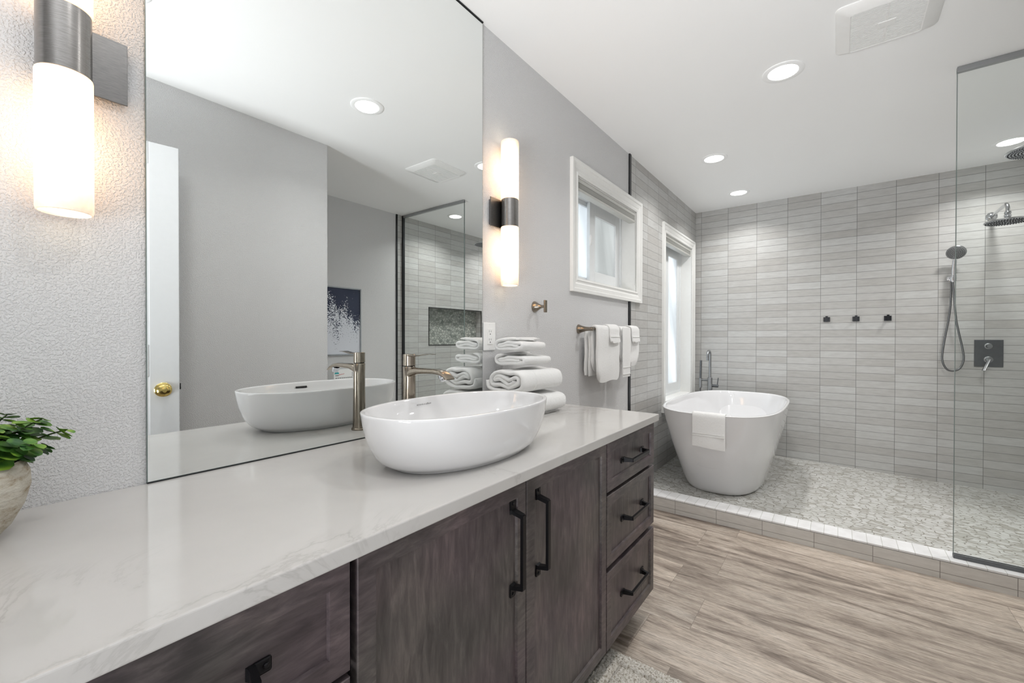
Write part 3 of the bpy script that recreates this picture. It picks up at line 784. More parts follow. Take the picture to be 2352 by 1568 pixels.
b_.rings(rg); b_.build('lever_handle', 'bronze_nickel', root, smooth=True)

# ------------------------------------------------------------------ sconces
def make_sconce(x, px0, label):
    zc = 1.6765; yc = -0.0535
    r = empty('wall_sconce', (x, 0, zc), label, 'wall light', 'alabaster tube sconces beside the mirror')
    b_ = MB(); b_.box(px0, px0 + 0.121, -0.0155, -0.0115, zc - 0.061, zc + 0.061, 0.001); b_.box(px0 + 0.008, px0 + 0.113, -0.0115, 0.0, zc - 0.053, zc + 0.053); b_.build('back_plate', 'plate_nickel', r)
    b_ = MB(); b_.lathe([(0.0355, -0.0585), (0.0365, -0.0575), (0.0365, 0.0575), (0.0355, 0.0585)], (x, yc, zc), 'Z', 56); b_.build('centre_band', 'brushed_nickel', r, smooth=True)
    for s_ in (1, -1):
        b_ = MB(); pr_ = [(0.0375, 0.0590), (0.0382, 0.062), (0.0382, 0.300), (0.0370, 0.3055), (0.0345, 0.3070), (0.0335, 0.304), (0.0335, 0.290), (0, 0.290)]
        b_.lathe([(a, s_ * h) for a, h in pr_], (x, yc, zc), 'Z', 56, cap1=False)
        o = b_.build('shade', 'alabaster_glow', r, smooth=True)
        b_ = MB(); b_.lathe([(0.0330, s_ * 0.3030), (0, s_ * 0.3030)], (x, yc, zc), 'Z', 40, cap0=False, cap1=False); b_.build('end_diffuser', 'warm_lens', o)
    return r
make_sconce(0.1300, 0.1035, 'lit alabaster tube sconce at the left edge, left of the mirror')
make_sconce(1.4550, 1.3735, 'lit alabaster tube sconce between mirror and window')

# ------------------------------------------------------------------ outlet
r = empty('power_outlet', (1.3795, 0, 1.1515), 'white double power outlet right of the mirror, above the towel stack', 'outlet')
b_ = MB(); b_.box(1.341, 1.418, -0.006, 0.0, 1.0935, 1.2105, 0.003, 3); b_.build('cover_plate', 'plastic_white', r)
b_ = MB(); b_.box(1.3630, 1.3960, -0.0085, -0.006, 1.118, 1.186, 0.001); b_.build('receptacle', 'plastic_white', r)
b_ = MB()
for zc in (1.169, 1.135):
    b_.box(1.3725, 1.3740, -0.0088, -0.0084, zc, zc + 0.009); b_.box(1.3845, 1.3860, -0.0088, -0.0084, zc + 0.001, zc + 0.008)
    b_.lathe([(0.0026, -0.0088), (0, -0.0088)], (1.3795, 0, zc - 0.007), 'Y', 12, cap1=False)
b_.build('slots', 'black_slot', r)
for zz in (1.2025, 1.1015):
    b_ = MB(); b_.lathe([(0.0025, -0.0062), (0.0022, -0.0070), (0, -0.0070)], (1.3795, 0, zz), 'Y', 12, cap1=False); b_.build('screw', 'plastic_white', r)

# ------------------------------------------------------------------ towel hook and towel bar
r = empty('towel_hook', (1.724, 0, 1.297), 'cone-shaped nickel robe hook on the grey wall', 'hook')
b_ = MB(); b_.lathe([(0.0275, 0.0), (0.0275, -0.003), (0.016, -0.022), (0.0085, -0.038), (0.0070, -0.050), (0.0070, -0.058)], (1.724, 0, 1.297), 'Y', 36); b_.build('hook_cone', 'bronze_nickel', r, smooth=True)
b_ = MB(); b_.box(1.7135, 1.7345, -0.0665, -0.057, 1.268, 1.327, 0.003, 3); b_.build('hook_tab', 'bronze_nickel', r)
BZ, BY = 1.198, -0.078
r = empty('towel_bar', (2.17, 0, BZ), 'nickel towel bar with cone post, hung with white towels', 'towel bar')
for px in (2.168, 2.84):
    b_ = MB(); b_.lathe([(0.0265, 0.0), (0.0265, -0.003), (0.019, -0.020), (0.013, -0.045), (0.0105, -0.068), (0.0115, -0.085), (0.0105, -0.088)], (px, 0, BZ), 'Y', 32); b_.build('bar_post', 'bronze_nickel', r, smooth=True)
b_ = MB(); b_.tube([(2.168, BY, BZ), (2.84, BY, BZ)], 0.007, 16); b_.build('bar_rod', 'bronze_nickel', r, smooth=True)

# ------------------------------------------------------------------ towels
def sheet(b_, pathf, x0, x1, nx=14, t=0.010, seed=0, amp=0.0012, edge=0.012, axis='X'):
    """thick cloth: pathf(s) gives the centre line (list of 2D points in the plane across the axis)"""
    rings = []
    stops = []
    for i in range(nx + 1):
        stops.append(i / nx)
    L_ = abs(x1 - x0)
    stops = sorted(set(stops + [0.0, edge * 0.25 / L_, edge / L_, 1 - edge / L_, 1 - edge * 0.25 / L_, 1.0]))
    for s_ in stops:
        d = min(s_, 1 - s_) * L_
        k = 1.0 if d >= edge else math.sqrt(max(0.0, 1 - (1 - d / edge) ** 2)) * 0.75 + 0.25
        th = t * 0.5 * k
        P = [Vector(p) for p in pathf(s_)]
        x = x0 + (x1 - x0) * s_
        left, right = [], []
        for j, p in enumerate(P):
            tg = (P[min(j + 1, len(P) - 1)] - P[max(j - 1, 0)]); tg = tg.normalized() if tg.length > 1e-9 else Vector((1, 0))
            nrm = Vector((-tg.y, tg.x))
            e = 0.45 if j in (0, len(P) - 1) else 1.0
            nz = amp * noise.noise(Vector((x * 28 + seed, p.x * 55, p.y * 55))) * 2
            nz2 = amp * noise.noise(Vector((x * 28 + seed + 40, p.x * 55, p.y * 55))) * 2
            left.append(p + nrm * (th * e + nz)); right.append(p - nrm * (th * e + nz2))
        ring = left + list(reversed(right))
        if axis == 'X': rings.append([Vector((x, q.x, q.y)) for q in ring])
        else: rings.append([Vector((q.x, x, q.y)) for q in ring])
    n = len(rings[0])
    vr = [[b_.bm.verts.new(p) for p in r_] for r_ in rings]
    for i in range(len(vr) - 1):
        for j in range(n): k = (j + 1) % n; b_.face((vr[i][j], vr[i][k], vr[i + 1][k], vr[i + 1][j]))
    h = n // 2
    for r_, fl in ((vr[0], 1), (vr[-1], 0)):
        for j in range(h - 1):
            q = (r_[j], r_[j + 1], r_[n - 2 - j], r_[n - 1 - j])
            b_.face(q if fl else tuple(reversed(q)))
def roll_path(cy, z0, w, h, turns, layer, seed, wav, start=0.0):
    """flattened spiral from the inside out, ending as a flap along the bottom"""
    rnd = random.Random(seed); ph = rnd.random() * 6
    pts = []
    n = int(turns * 26); zc = z0 + h / 2
    for i in range(n + 1):
        a = start + 2 * PI * turns * i / n
        k = (turns - turns * i / n) * layer * 1.04
        ra = max(w / 2 - k, 0.006); rb = max(h / 2 - k, 0.0035)
        c, s_ = math.cos(a), math.sin(a)
        y = math.copysign(abs(c) ** (2 / 3.3), c) * ra; z = math.copysign(abs(s_) ** (2 / 3.0), s_) * rb
        inner = min(1.0, k / (h / 2))
        z += wav * inner * math.sin(y / w * 11 + ph) * (1 - abs(y) / (w * 0.62))
        pts.append((cy + y, zc + z))
    return pts
def folded_towel(x0, x1, cy, z0, w, h, turns, layer, label, seed, wav=0.006, start=PI, lean=0.0, band=None, flap=True):
    b_ = MB()
    base = roll_path(cy, z0 + layer * 0.5, w - layer, h - layer, turns, layer, seed, wav, start)
    def f(s_):
        return [(y + lean * s_ + 0.002 * math.sin(3 * s_ + seed), z + 0.0015 * math.sin(5 * s_ + y * 30) * (1 if z > z0 + h * 0.25 else 0)) for y, z in base]
    sheet(b_, f, x0, x1, 16, layer * 0.93, seed, 0.0009, 0.014)
    if flap:   # loose end tucked below
        pass
    r = empty('folded_towel', ((x0 + x1) / 2, cy, z0), label, 'towel', 'white towels folded on the countertop')
    o = b_.build('towel_cloth', 'terry_white', r, smooth=True, angle=80)
    if band is not None:
        b_ = MB(); t = layer
        pb = []
        for y, z in base[-27:]:
            pb.append((y, z))
        def g(s_): return [(cy + (y - cy) * 1.006 + lean * band, z0 + h / 2 + (z - z0 - h / 2) * 1.012) for y, z in pb]
        sheet(b_, g, x0 + (x1 - x0) * band, x0 + (x1 - x0) * band + 0.006, 2, layer * 0.97, seed, 0.0002, 0.002)
        b_.build('woven_band', 'trim_white', r, smooth=True)
    return r
folded_towel(1.322, 1.618, -0.137, ZC + 0.001, 0.215, 0.092, 2.2, 0.0185, 'large white towel at the bottom of the folded stack by the outlet', 1, 0.006)
folded_towel(1.320, 1.610, -0.133, ZC + 0.087, 0.205, 0.112, 2.5, 0.0190, 'thick rolled white bath towel with a woven band, second from bottom of stack', 2, 0.016, band=0.30)
folded_towel(1.362, 1.562, -0.124, ZC + 0.193, 0.172, 0.062, 1.7, 0.0160, 'small folded white towel, second from the top of the stack', 3, 0.004)
folded_towel(1.358, 1.535, -0.120, ZC + 0.250, 0.165, 0.066, 1.8, 0.0155, 'small folded white towel on top of the stack by the outlet', 4, 0.006)

def drape(x0, x1, yb, yf, zb, zf, t, label, name='hanging_towel', layers=1, cut=0.0, seed=0, topr=0.0, flare=0.0, round_=0.03):
    """cloth over the bar: back drop to zb, front drop to zf"""
    b_ = MB()
    for k in range(layers):
        tt = t
        ro = 0.0075 + t * (k + 0.5) + topr
        def f(s_, ro=ro, k=k):
            e = min(s_, 1 - s_); rr = round_ * max(0, 1 - e / 0.14) ** 2
            z_f = zf + rr + cut * s_ + 0.004 * math.sin(9 * s_ + seed); z_b = zb + rr
            pts = [(BY + ro * 0.9, z_b), ]
            for q in range(1, 8): pts.append((BY + ro + 0.002 * math.sin(q + seed + 4 * s_), z_b + (BZ - z_b) * q / 8))
            for q in range(9):
                a = PI * q / 8; pts.append((BY + ro * math.cos(a), BZ + ro * math.sin(a)))
            for q in range(1, 9):
                zz = BZ + (z_f - BZ) * q / 8
                pts.append((BY - ro - flare * q / 8 + 0.002 * math.sin(q * 1.3 + seed + 5 * s_), zz))
            return pts
        sheet(b_, f, x0, x1, 16, tt, seed + k, 0.0008, 0.010)
    return b_
# big towel folded in half, nearest the vanity
r = empty('hanging_towel', (2.36, BY, BZ), 'thick white bath towel on the bar, on the side nearest the vanity', 'towel', 'white towels on the towel bar')
b_ = drape(2.205, 2.515, 0, 0, 0.955, 0.893, 0.017, '', seed=2, round_=0.045); b_.build('outer_fold', 'terry_white', r, smooth=True, angle=80)
b_ = MB()
for k, (xa, yy, zz) in enumerate(((2.20, -0.048, 0.93), (2.185, -0.031, 0.935))):
    sheet(b_, lambda s_, yy=yy, zz=zz: [(yy + 0.002 * math.sin(q + 6 * s_), zz + (1.185 - zz) * q / 8) for q in range(9)], xa, xa + 0.27, 10, 0.013, 9 + k, 0.0008, 0.008)
b_.build('back_fold', 'terry_white', r, smooth=True, angle=80)
r = empty('hanging_towel', (2.68, BY, BZ), 'white towel on the bar nearest the shower, with a narrow banded strip in front', 'towel', 'white towels on the towel bar')
b_ = drape(2.535, 2.835, 0, 0, 1.00, 0.968, 0.017, '', seed=5, round_=0.075); b_.build('outer_fold', 'terry_white', r, smooth=True, angle=80)
b_ = MB()
sheet(b_, lambda s_: [(BY - 0.033 + 0.001 * math.sin(7 * s_), 1.213 - 0.31 * q / 10) for q in range(11)], 2.530, 2.655, 8, 0.009, 21, 0.0006, 0.006)
b_.build('front_strip', 'terry_white', r, smooth=True, angle=80)
b_ = MB()
for zz in (0.920, 0.962): b_.box(2.531, 2.654, BY - 0.0395, BY - 0.037, zz, zz + 0.003)
b_.build('woven_band', 'trim_white', r)
def washcloth(xc, wd, label, seed):
    r = empty('washcloth', (xc, BY, BZ), label, 'towel', 'small washcloths over the hanging towels')
    b_ = MB(); 
    def f(s_):
        ro = 0.0075 + 0.017 + 0.0045; pts = []
        for q in range(5): pts.append((BY + ro, BZ - 0.05 + 0.05 * q / 4))
        for q in range(1, 9): a = PI * q / 8; pts.append((BY + ro * math.cos(a), BZ + ro * math.sin(a)))
        for q in range(1, 7): pts.append((BY - ro - 0.008 * (q / 6) ** 2, BZ - (0.078 + 0.004 * math.sin(5 * s_ + seed)) * q / 6))
        return pts
    sheet(b_, f, xc - wd / 2, xc + wd / 2, 8, 0.008, seed, 0.0006, 0.006); b_.build('cloth', 'terry_white', r, smooth=True, angle=80)
    b_ = MB(); b_.box(xc - wd / 2 + 0.002, xc + wd / 2 - 0.002, BY - 0.0385, BY - 0.036, BZ - 0.045, BZ - 0.043); b_.build('woven_band', 'trim_white', r)
washcloth(2.418, 0.135, 'small white washcloth folded over the bath towel nearest the vanity', 31)
washcloth(2.752, 0.130, 'small white washcloth folded over the hanging towel nearest the shower', 32)

# ------------------------------------------------------------------ potted plant
PX, PY = -0.003, -0.135
root = empty('potted_plant', (PX, PY, ZC), 'small green leafy plant in a rough stone pot at the left edge', 'plant')
b_ = MB(); b_.lathe([(0.040, 0.0), (0.048, 0.003), (0.064, 0.022), (0.077, 0.050), (0.084, 0.080), (0.083, 0.100), (0.077, 0.116), (0.074, 0.119), (0.070, 0.116), (0.070, 0.098), (0, 0.098)], (PX, PY, ZC), 'Z', 48, cap1=False)
b_.build('pot', 'pot_concrete', root, smooth=True)
b_ = MB(); b_.lathe([(0.069, 0.098), (0.069, 0.102), (0, 0.104)], (PX, PY, ZC), 'Z', 24, cap1=False); b_.build('soil', 'soil', root)
stems = MB(); leaves = MB()
rnd = random.Random(11)
def leaf(bm_, c, nrm, along, ln, wd):
    nrm = nrm.normalized(); u = (along - nrm * along.dot(nrm)).normalized(); v = nrm.cross(u)
    ctr = bm_.bm.verts.new(c + u * ln * 0.5 - nrm * ln * 0.06); ring = []
    for k in range(10):
        a = 2 * PI * k / 10
        ring.append(bm_.bm.verts.new(c + u * (ln * 0.5 - ln * 0.5 * math.cos(a)) + v * (wd * 0.5 * math.sin(a)) + nrm * (ln * 0.10 * abs(math.sin(a)))))
    for k in range(10): bm_.face((ctr, ring[k], ring[(k + 1) % 10]))
tips = [(0.122, -0.02, 0.085), (0.095, -0.01, 0.115), (0.06, 0.03, 0.125), (0.04, -0.05, 0.12), (0.085, -0.06, 0.07), (0.0, -0.01, 0.13), (-0.05, 0.03, 0.12), (-0.1, -0.03, 0.09), (-0.07, -0.08, 0.1), (0.0, -0.11, 0.08), (0.05, 0.075, 0.08), (-0.03, 0.08, 0.09), (0.075, 0.03, 0.06), (0.02, -0.07, 0.11), (0.10, 0.0, 0.045), (0.04, 0.0, 0.10), (0.075, -0.02, 0.10), (0.03, -0.03, 0.07)]
for tx, ty, tz in tips:
    p0 = Vector((PX + tx * 0.2, PY + ty * 0.2, ZC + 0.10)); p3 = Vector((PX + tx, PY + ty, ZC + 0.098 + tz * 0.70))
    pts = smooth_path([p0, p0.lerp(p3, 0.4) + Vector((0, 0, 0.012)), p0.lerp(p3, 0.75) + Vector((0, 0, 0.008)), p3], 5)
    stems.tube(pts, 0.0013, 5)
    nl = 9
    for k in range(nl):
        f = 0.22 + 0.78 * k / (nl - 1)
        c = pts[min(int(f * (len(pts) - 1)), len(pts) - 1)]
        d = (pts[-1] - pts[0]).normalized()
        sz = (0.037 * (1 - 0.60 * f ** 2)) * rnd.uniform(0.85, 1.15)
        for sg in (1, -1):
            a = k * 1.25 + (0 if sg > 0 else PI)
            side = d.cross(Vector((math.cos(a), math.sin(a), 0.6))).normalized()
            leaf(leaves, c, (d * 0.7 + Vector((rnd.uniform(-.4, .4), rnd.uniform(-.4, .4), 0.7))), side + d * 0.35, sz, sz * 0.86)
stems.build('stems', 'stem_green', root, smooth=True)
o = leaves.build('foliage', 'leaf_green', root, smooth=True, angle=80)

# ------------------------------------------------------------------ bathtub
TXc, TYc, TA, TB, TZ = 3.774, -0.482, 0.771, 0.398, 0.648
TZ0 = 0.058
root = empty('bathtub', (TXc, TYc, TZ0), 'freestanding white oval bathtub on the pebble shower floor', 'bathtub')
b_ = MB(); Ht = TZ - TZ0
# (height fraction, scale a, scale b, centre shift x, exponent)
prof = [(0.0, 0.615, 0.625, 2.6), (0.012, 0.630, 0.642, 2.6), (0.05, 0.655, 0.668, 2.6), (0.12, 0.685, 0.700, 2.65), (0.25, 0.737, 0.755, 2.7), (0.40, 0.800, 0.818, 2.8), (0.55, 0.860, 0.875, 2.85), (0.70, 0.912, 0.926, 2.9), (0.85, 0.958, 0.967, 3.0), (0.95, 0.985, 0.990, 3.05), (0.985, 0.995, 0.997, 3.08)]
rg = [sell(TXc - 0.045 * (1 - h) , TYc, TA * a, TB * c, n_, TZ0 + Ht * h, 112) for h, a, c, n_ in prof]
def ti(d, h, n_=3.1, dx=0): return sell(TXc - dx, TYc, TA - d, TB - d, n_, TZ - h, 112)
rg += [ti(0.0005, 0.003), ti(0.004, 0.0), ti(0.016, 0.0), ti(0.021, 0.003), ti(0.026, 0.012), ti(0.040, 0.06), ti(0.065, 0.16, 3.0), ti(0.10, 0.28, 2.9), ti(0.135, 0.38, 2.8), ti(0.18, 0.435, 2.6), ti(0.24, 0.452, 2.4), ti(0.34, 0.455, 2.2)]
b_.rings(rg); b_.build('tub_shell', 'tub_acrylic', root, smooth=True, angle=60)
b_ = MB(); b_.lathe([(0.033, 0.0), (0.033, 0.004), (0.02, 0.006), (0, 0.006)], (TXc + 0.2, TYc, TZ - 0.4552), 'Z', 24, cap1=False); b_.build('drain_cap', 'chrome', root, smooth=True)

# washcloth over the tub rim
XT = TXc - TA
r = empty('draped_washcloth', (XT, -0.505, TZ), 'white washcloth draped over the near rim of the bathtub', 'towel')
b_ = MB()
def tc(s_):
    w_ = 0.002 * math.sin(8 * s_)
    pts = [(XT + 0.052, TZ - 0.09), (XT + 0.044, TZ - 0.06), (XT + 0.036, TZ - 0.03), (XT + 0.028, TZ - 0.004), (XT + 0.016, TZ + 0.008), (XT + 0.002, TZ + 0.0085), (XT - 0.008, TZ - 0.002), (XT - 0.0105, TZ - 0.02)]
    zl = 0.192 + 0.012 * s_
    for q in range(1, 9):
        z = 0.02 + zl * q / 8; pts.append((XT - 0.0105 - 0.002 * q / 8 + w_ * q / 8, TZ - z))
    return pts
def tcurve(s_):   # follow the rounded plan of the rim a little
    y = -0.405 + (-0.605 + 0.405) * s_
    d = abs(y - TYc) / TB; dx = TA * (1 - (1 - d ** 3.1) ** (1 / 3.1))
    return [(px + dx, pz) for px, pz in tc(s_)]
sheet(b_, tcurve, -0.405, -0.605, 12, 0.0095, 3, 0.0006, 0.006, axis='Y'); b_.build('cloth', 'terry_white', r, smooth=True, angle=80)
b_ = MB(); b_.box(XT - 0.0190, XT - 0.015, -0.603, -0.407, TZ - 0.141, TZ - 0.137); b_.box(XT - 0.0195, XT - 0.0155, -0.603, -0.407, TZ - 0.126, TZ - 0.1245); b_.build('woven_band', 'trim_white', r)

# ------------------------------------------------------------------ tub filler
gx, gy = 4.52, -0.180; gz = sf(gy)
root = empty('tub_filler', (gx, gy, gz), 'floor-mounted chrome tub faucet with hand shower behind the bathtub', 'faucet')
b_ = MB(); b_.lathe([(0.045, 0), (0.045, 0.006), (0.02, 0.012)], (gx, gy, gz), 'Z', 24); b_.tube([(gx, gy, gz + 0.01), (gx, gy, 0.66)], 0.016, 16); b_.lathe([(0.022, 0.62), (0.022, 0.76), (0.016, 0.765)], (gx, gy, 0), 'Z', 20); b_.build('column', 'brushed_steel', root, smooth=True)
b_ = MB(); pts = [(gx, gy, 0.75), (gx, gy, 0.985)]
for k in range(1, 11): a = PI * k / 10; pts.append((gx - 0.05 + 0.05 * math.cos(a), gy + 0.0, 0.985 + 0.040 * math.sin(a)))
pts.append((gx - 0.10, gy, 0.935))
b_.tube(pts, 0.0115, 16); b_.build('spout', 'brushed_steel', root, smooth=True)
b_ = MB(); b_.tube([(gx, gy, 0.735), (gx, gy + 0.088, 0.735)], 0.008, 12); b_.tube([(gx, gy + 0.088, 0.66), (gx, gy + 0.088, 0.752)], 0.014, 14); b_.build('hand_shower_holder', 'brushed_steel', root, smooth=True)
b_ = MB(); b_.tube([(gx, gy + 0.088, 0.745), (gx, gy + 0.084, 0.93)], 0.0100, 14); b_.build('hand_shower', 'gun_metal', root, smooth=True)
b_ = MB(); b_.tube([(gx, gy - 0.015, 0.685), (gx, gy - 0.075, 0.685)], 0.014, 16); b_.build('mixer_valve', 'gun_metal', root, smooth=True)
b_ = MB(); b_.tube([(gx, gy - 0.066, 0.69), (gx, gy - 0.075, 0.765)], 0.0045, 10); b_.build('lever', 'gun_metal', root, smooth=True)
b_ = MB(); b_.tube(smooth_path([(gx, gy + 0.088, 0.665), (gx - 0.01, gy + 0.085, 0.5), (gx, gy + 0.05, 0.32), (gx, gy + 0.03, 0.5), (gx, gy + 0.018, 0.64)], 8), 0.006, 10); b_.build('hose', 'hose_metal', root, smooth=True)

# ------------------------------------------------------------------ robe hooks on the far wall
for k, (yy, lb) in enumerate(((-1.098, 'small black square robe hook on the tile, nearest the bathtub'), (-1.299, 'small black square robe hook on the tile, middle of three'), (-1.503, 'small black square robe hook on the tile, nearest the hand shower'))):
    r = empty('robe_hook', (XF, yy, 1.313), lb, 'hook', 'black robe hooks on the tiled wall')
    b_ = MB(); b_.box(XF - 0.007, XF, yy - 0.0235, yy + 0.0235, 1.294, 1.335, 0.001); b_.build('back_plate', 'black_hook', r)
    b_ = MB(); b_.box(XF - 0.034, XF - 0.007, yy - 0.0055, yy + 0.0055, 1.303, 1.325, 0.001); b_.box(XF - 0.040, XF - 0.034, yy - 0.0085, yy + 0.0085, 1.298, 1.342, 0.001); b_.build('peg', 'black_hook', r)

# ------------------------------------------------------------------ hand shower on the far wall
hy, hz = -1.868, 1.607
root = empty('hand_shower', (XF, hy, hz), 'round handheld shower head with looped hose on the tiled wall', 'shower')
b_ = MB(); b_.lathe([(0.026, 0.0), (0.026, -0.012), (0.020, -0.016)], (XF, hy, hz), 'X', 24); b_.tube([(XF - 0.014, hy, hz), (XF - 0.055, hy, hz)], 0.012, 14); b_.lathe([(0.018, -0.024), (0.020, 0.0), (0.018, 0.022)], (XF - 0.060, hy - 0.004, hz), 'Z', 20); b_.build('wall_bracket', 'chrome', root, smooth=True)
b_ = MB(); b_.tube([(XF - 0.060, hy - 0.004, hz - 0.03), (XF - 0.063, hy - 0.006, hz + 0.05), (XF - 0.072, hy - 0.010, hz + 0.135)], [0.010, 0.0135, 0.0125], 16); b_.build('handle', 'chrome', root, smooth=True)
nv = Vector((-0.80, 0.05, -0.50)).normalized()
rot = nv.to_track_quat('Z', 'Y').to_matrix()
hc = Vector((XF - 0.080, hy - 0.016, hz + 0.190))
b_ = MB(); b_.lathe([(0.030, -0.018), (0.052, -0.006), (0.056, 0.0), (0.053, 0.004)], hc, rot, 36); b_.build('spray_head', 'brushed_steel', root, smooth=True)
b_ = MB(); b_.lathe([(0.052, 0.004), (0.050, 0.0055), (0, 0.0055)], hc, rot, 36, cap1=False)
b_.build('spray_face', 'spray_dark', root, smooth=True)
b_ = MB()
for ri, cnt in ((0.012, 7), (0.023, 13), (0.034, 20), (0.044, 26)):
    for k in range(cnt):
        a = 2 * PI * k / cnt + ri * 40
        c = hc + rot @ Vector((ri * math.cos(a), ri * math.sin(a), 0.0055)); b_.lathe([(0.0022, 0.0), (0.0018, 0.002), (0, 0.002)], c, rot, 6, cap1=False)
b_.build('nozzles', 'nozzle_rubber', root)
b_ = MB(); hs = [(XF - 0.060, hy - 0.004, hz - 0.03), (XF - 0.055, hy - 0.010, hz - 0.13), (XF - 0.045, hy - 0.026, hz - 0.33), (XF - 0.035, hy - 0.060, hz - 0.53), (XF - 0.030, hy - 0.068, hz - 0.62), (XF - 0.030, hy - 0.048, hz - 0.685), (XF - 0.032, hy - 0.010, hz - 0.707), (XF - 0.034, hy + 0.026, hz - 0.690), (XF - 0.034, hy + 0.048, hz - 0.62), (XF - 0.036, hy + 0.040, hz - 0.50), (XF - 0.040, hy + 0.012, hz - 0.28), (XF - 0.042, hy + 0.004, hz - 0.12), (XF - 0.040, hy + 0.003, hz - 0.02)]
b_.tube(smooth_path(hs, 8), 0.0065, 12); b_.build('hose', 'hose_metal', root, smooth=True)

# ------------------------------------------------------------------ shower valve
vy0, vy1, vz0, vz1 = -2.144, -1.9955, 0.937, 1.139
root = empty('shower_valve', (XF, -2.07, 1.03), 'dark grey square shower valve plate with knob and lever', 'valve')
b_ = MB(); b_.box(XF - 0.007, XF, vy0, vy1, vz0, vz1, 0.002); b_.build('valve_plate', 'gun_metal', root)
b_ = MB(); b_.lathe([(0.022, -0.007), (0.022, -0.012), (0.016, -0.014), (0.016, -0.045), (0.014, -0.048), (0, -0.048)], (XF, -2.068, 1.092), 'X', 24, cap1=False); b_.build('diverter_knob', 'brushed_steel', root, smooth=True)
b_ = MB(); b_.lathe([(0.024, -0.007), (0.024, -0.013), (0.018, -0.015), (0.018, -0.048), (0, -0.050)], (XF, -2.068, 0.992), 'X', 24, cap1=False); b_.tube([(XF - 0.040, -2.070, 0.992), (XF - 0.062, -2.050, 0.955), (XF - 0.082, -2.030, 0.912)], [(0.010, 0.010), (0.006, 0.011), (0.0035, 0.011)], 14); b_.build('lever', 'brushed_steel', root, smooth=True)

# ------------------------------------------------------------------ shower heads
def head_disc(root, c, r, rows):
    b_ = MB(); b_.lathe([(0.014, 0.030), (0.018, 0.018), (0.040, 0.010), (r * 0.96, 0.006), (r, 0.003), (r, -0.001), (r * 0.97, -0.003)], c, 'Z', 56); b_.build('head_plate', 'chrome', root, smooth=True)
    b_ = MB(); b_.lathe([(r * 0.965, -0.003), (r * 0.95, -0.0045), (0, -0.0045)], c, 'Z', 56, cap1=False); b_.build('spray_face', 'spray_grey', root, smooth=True)
    b_ = MB()
    for q in range(1, rows + 1):
        rr = r * 0.9 * q / rows; cnt = int(6.0 * q)
        for k in range(cnt):
            a = 2 * PI * k / cnt + q * 0.4
            b_.lathe([(0.0038, -0.0045), (0.0026, -0.0075), (0, -0.0075)], (c[0] + rr * math.cos(a), c[1] + rr * math.sin(a), c[2]), 'Z', 6, cap1=False)
    b_.build('nozzles', 'nozzle_rubber', root)
root = empty('wall_shower_head', (XF, -2.079, 2.052), 'round rain shower head on a bent chrome arm from the tiled wall', 'shower head')
b_ = MB(); b_.lathe([(0.031, 0.0), (0.031, -0.003), (0.024, -0.010), (0.013, -0.014)], (XF, -2.079, 2.052), 'X', 28); b_.build('wall_flange', 'chrome', root, smooth=True)
b_ = MB(); pts = [(XF - 0.005, -2.079, 2.052), (XF - 0.335, -2.079, 2.058)]
for k in range(1, 9): a = (PI / 2) * k / 8; pts.append((XF - 0.335 - 0.045 * math.sin(a), -2.079, 2.058 - 0.045 * (1 - math.cos(a))))
pts.append((XF - 0.38, -2.079, 1.992))
b_.tube(pts, 0.0105, 16); b_.build('shower_arm', 'chrome', root, smooth=True)
b_ = MB(); b_.lathe([(0.014, 2.000), (0.017, 1.996), (0.017, 1.986), (0.012, 1.982), (0.018, 1.976), (0.018, 1.968), (0.013, 1.962)], (XF - 0.38, -2.079, 0), 'Z', 20); b_.build('swivel', 'chrome', root, smooth=True)
head_disc(root, (XF - 0.38, -2.079, 1.934), 0.112, 8)
root = empty('ceiling_shower_head', (3.82, -2.112, CZ), 'large round rain shower head hanging from the ceiling behind the glass', 'shower head')
b_ = MB(); b_.lathe([(0.030, 0.0), (0.030, -0.004), (0.012, -0.012)], (3.82, -2.112, CZ), 'Z', 24); b_.tube([(3.82, -2.112, CZ - 0.004), (3.82, -2.112, 2.262)], 0.0105, 14); b_.build('drop_arm', 'chrome', root, smooth=True)
head_disc(root, (3.82, -2.112, 2.243), 0.150, 10)

# ------------------------------------------------------------------ glass panel
GX, GY = 2.925, -1.621
root = empty('shower_glass_panel', (GX, GY, 0.093), 'fixed clear glass shower screen with dark metal rails', 'shower screen')
b_ = MB(); b_.box(GX - 0.005, GX + 0.005, YR + 0.012, GY - 0.0022, 0.104, CZ - 0.012); b_.build('glass_pane', 'clear_glass', root)
b_ = MB(); b_.box(GX - 0.005, GX + 0.005, GY - 0.0022, GY, 0.104, CZ - 0.012); b_.build('polished_edge', 'glass_edge', root)
b_ = MB(); b_.box(GX - 0.011, GX + 0.011, YR + 0.012, GY, 0.0935, 0.113, 0.001); b_.build('bottom_rail', 'gun_metal', root)
b_ = MB(); b_.box(GX - 0.012, GX + 0.012, YR + 0.012, GY, CZ - 0.025, CZ - 0.0005, 0.001); b_.build('top_rail', 'rail_grey', root)
b_ = MB(); b_.box(GX - 0.012, GX + 0.012, YR + 0.0005, YR + 0.022, 0.094, CZ - 0.001, 0.001); b_.build('wall_channel', 'dark_trim', root)

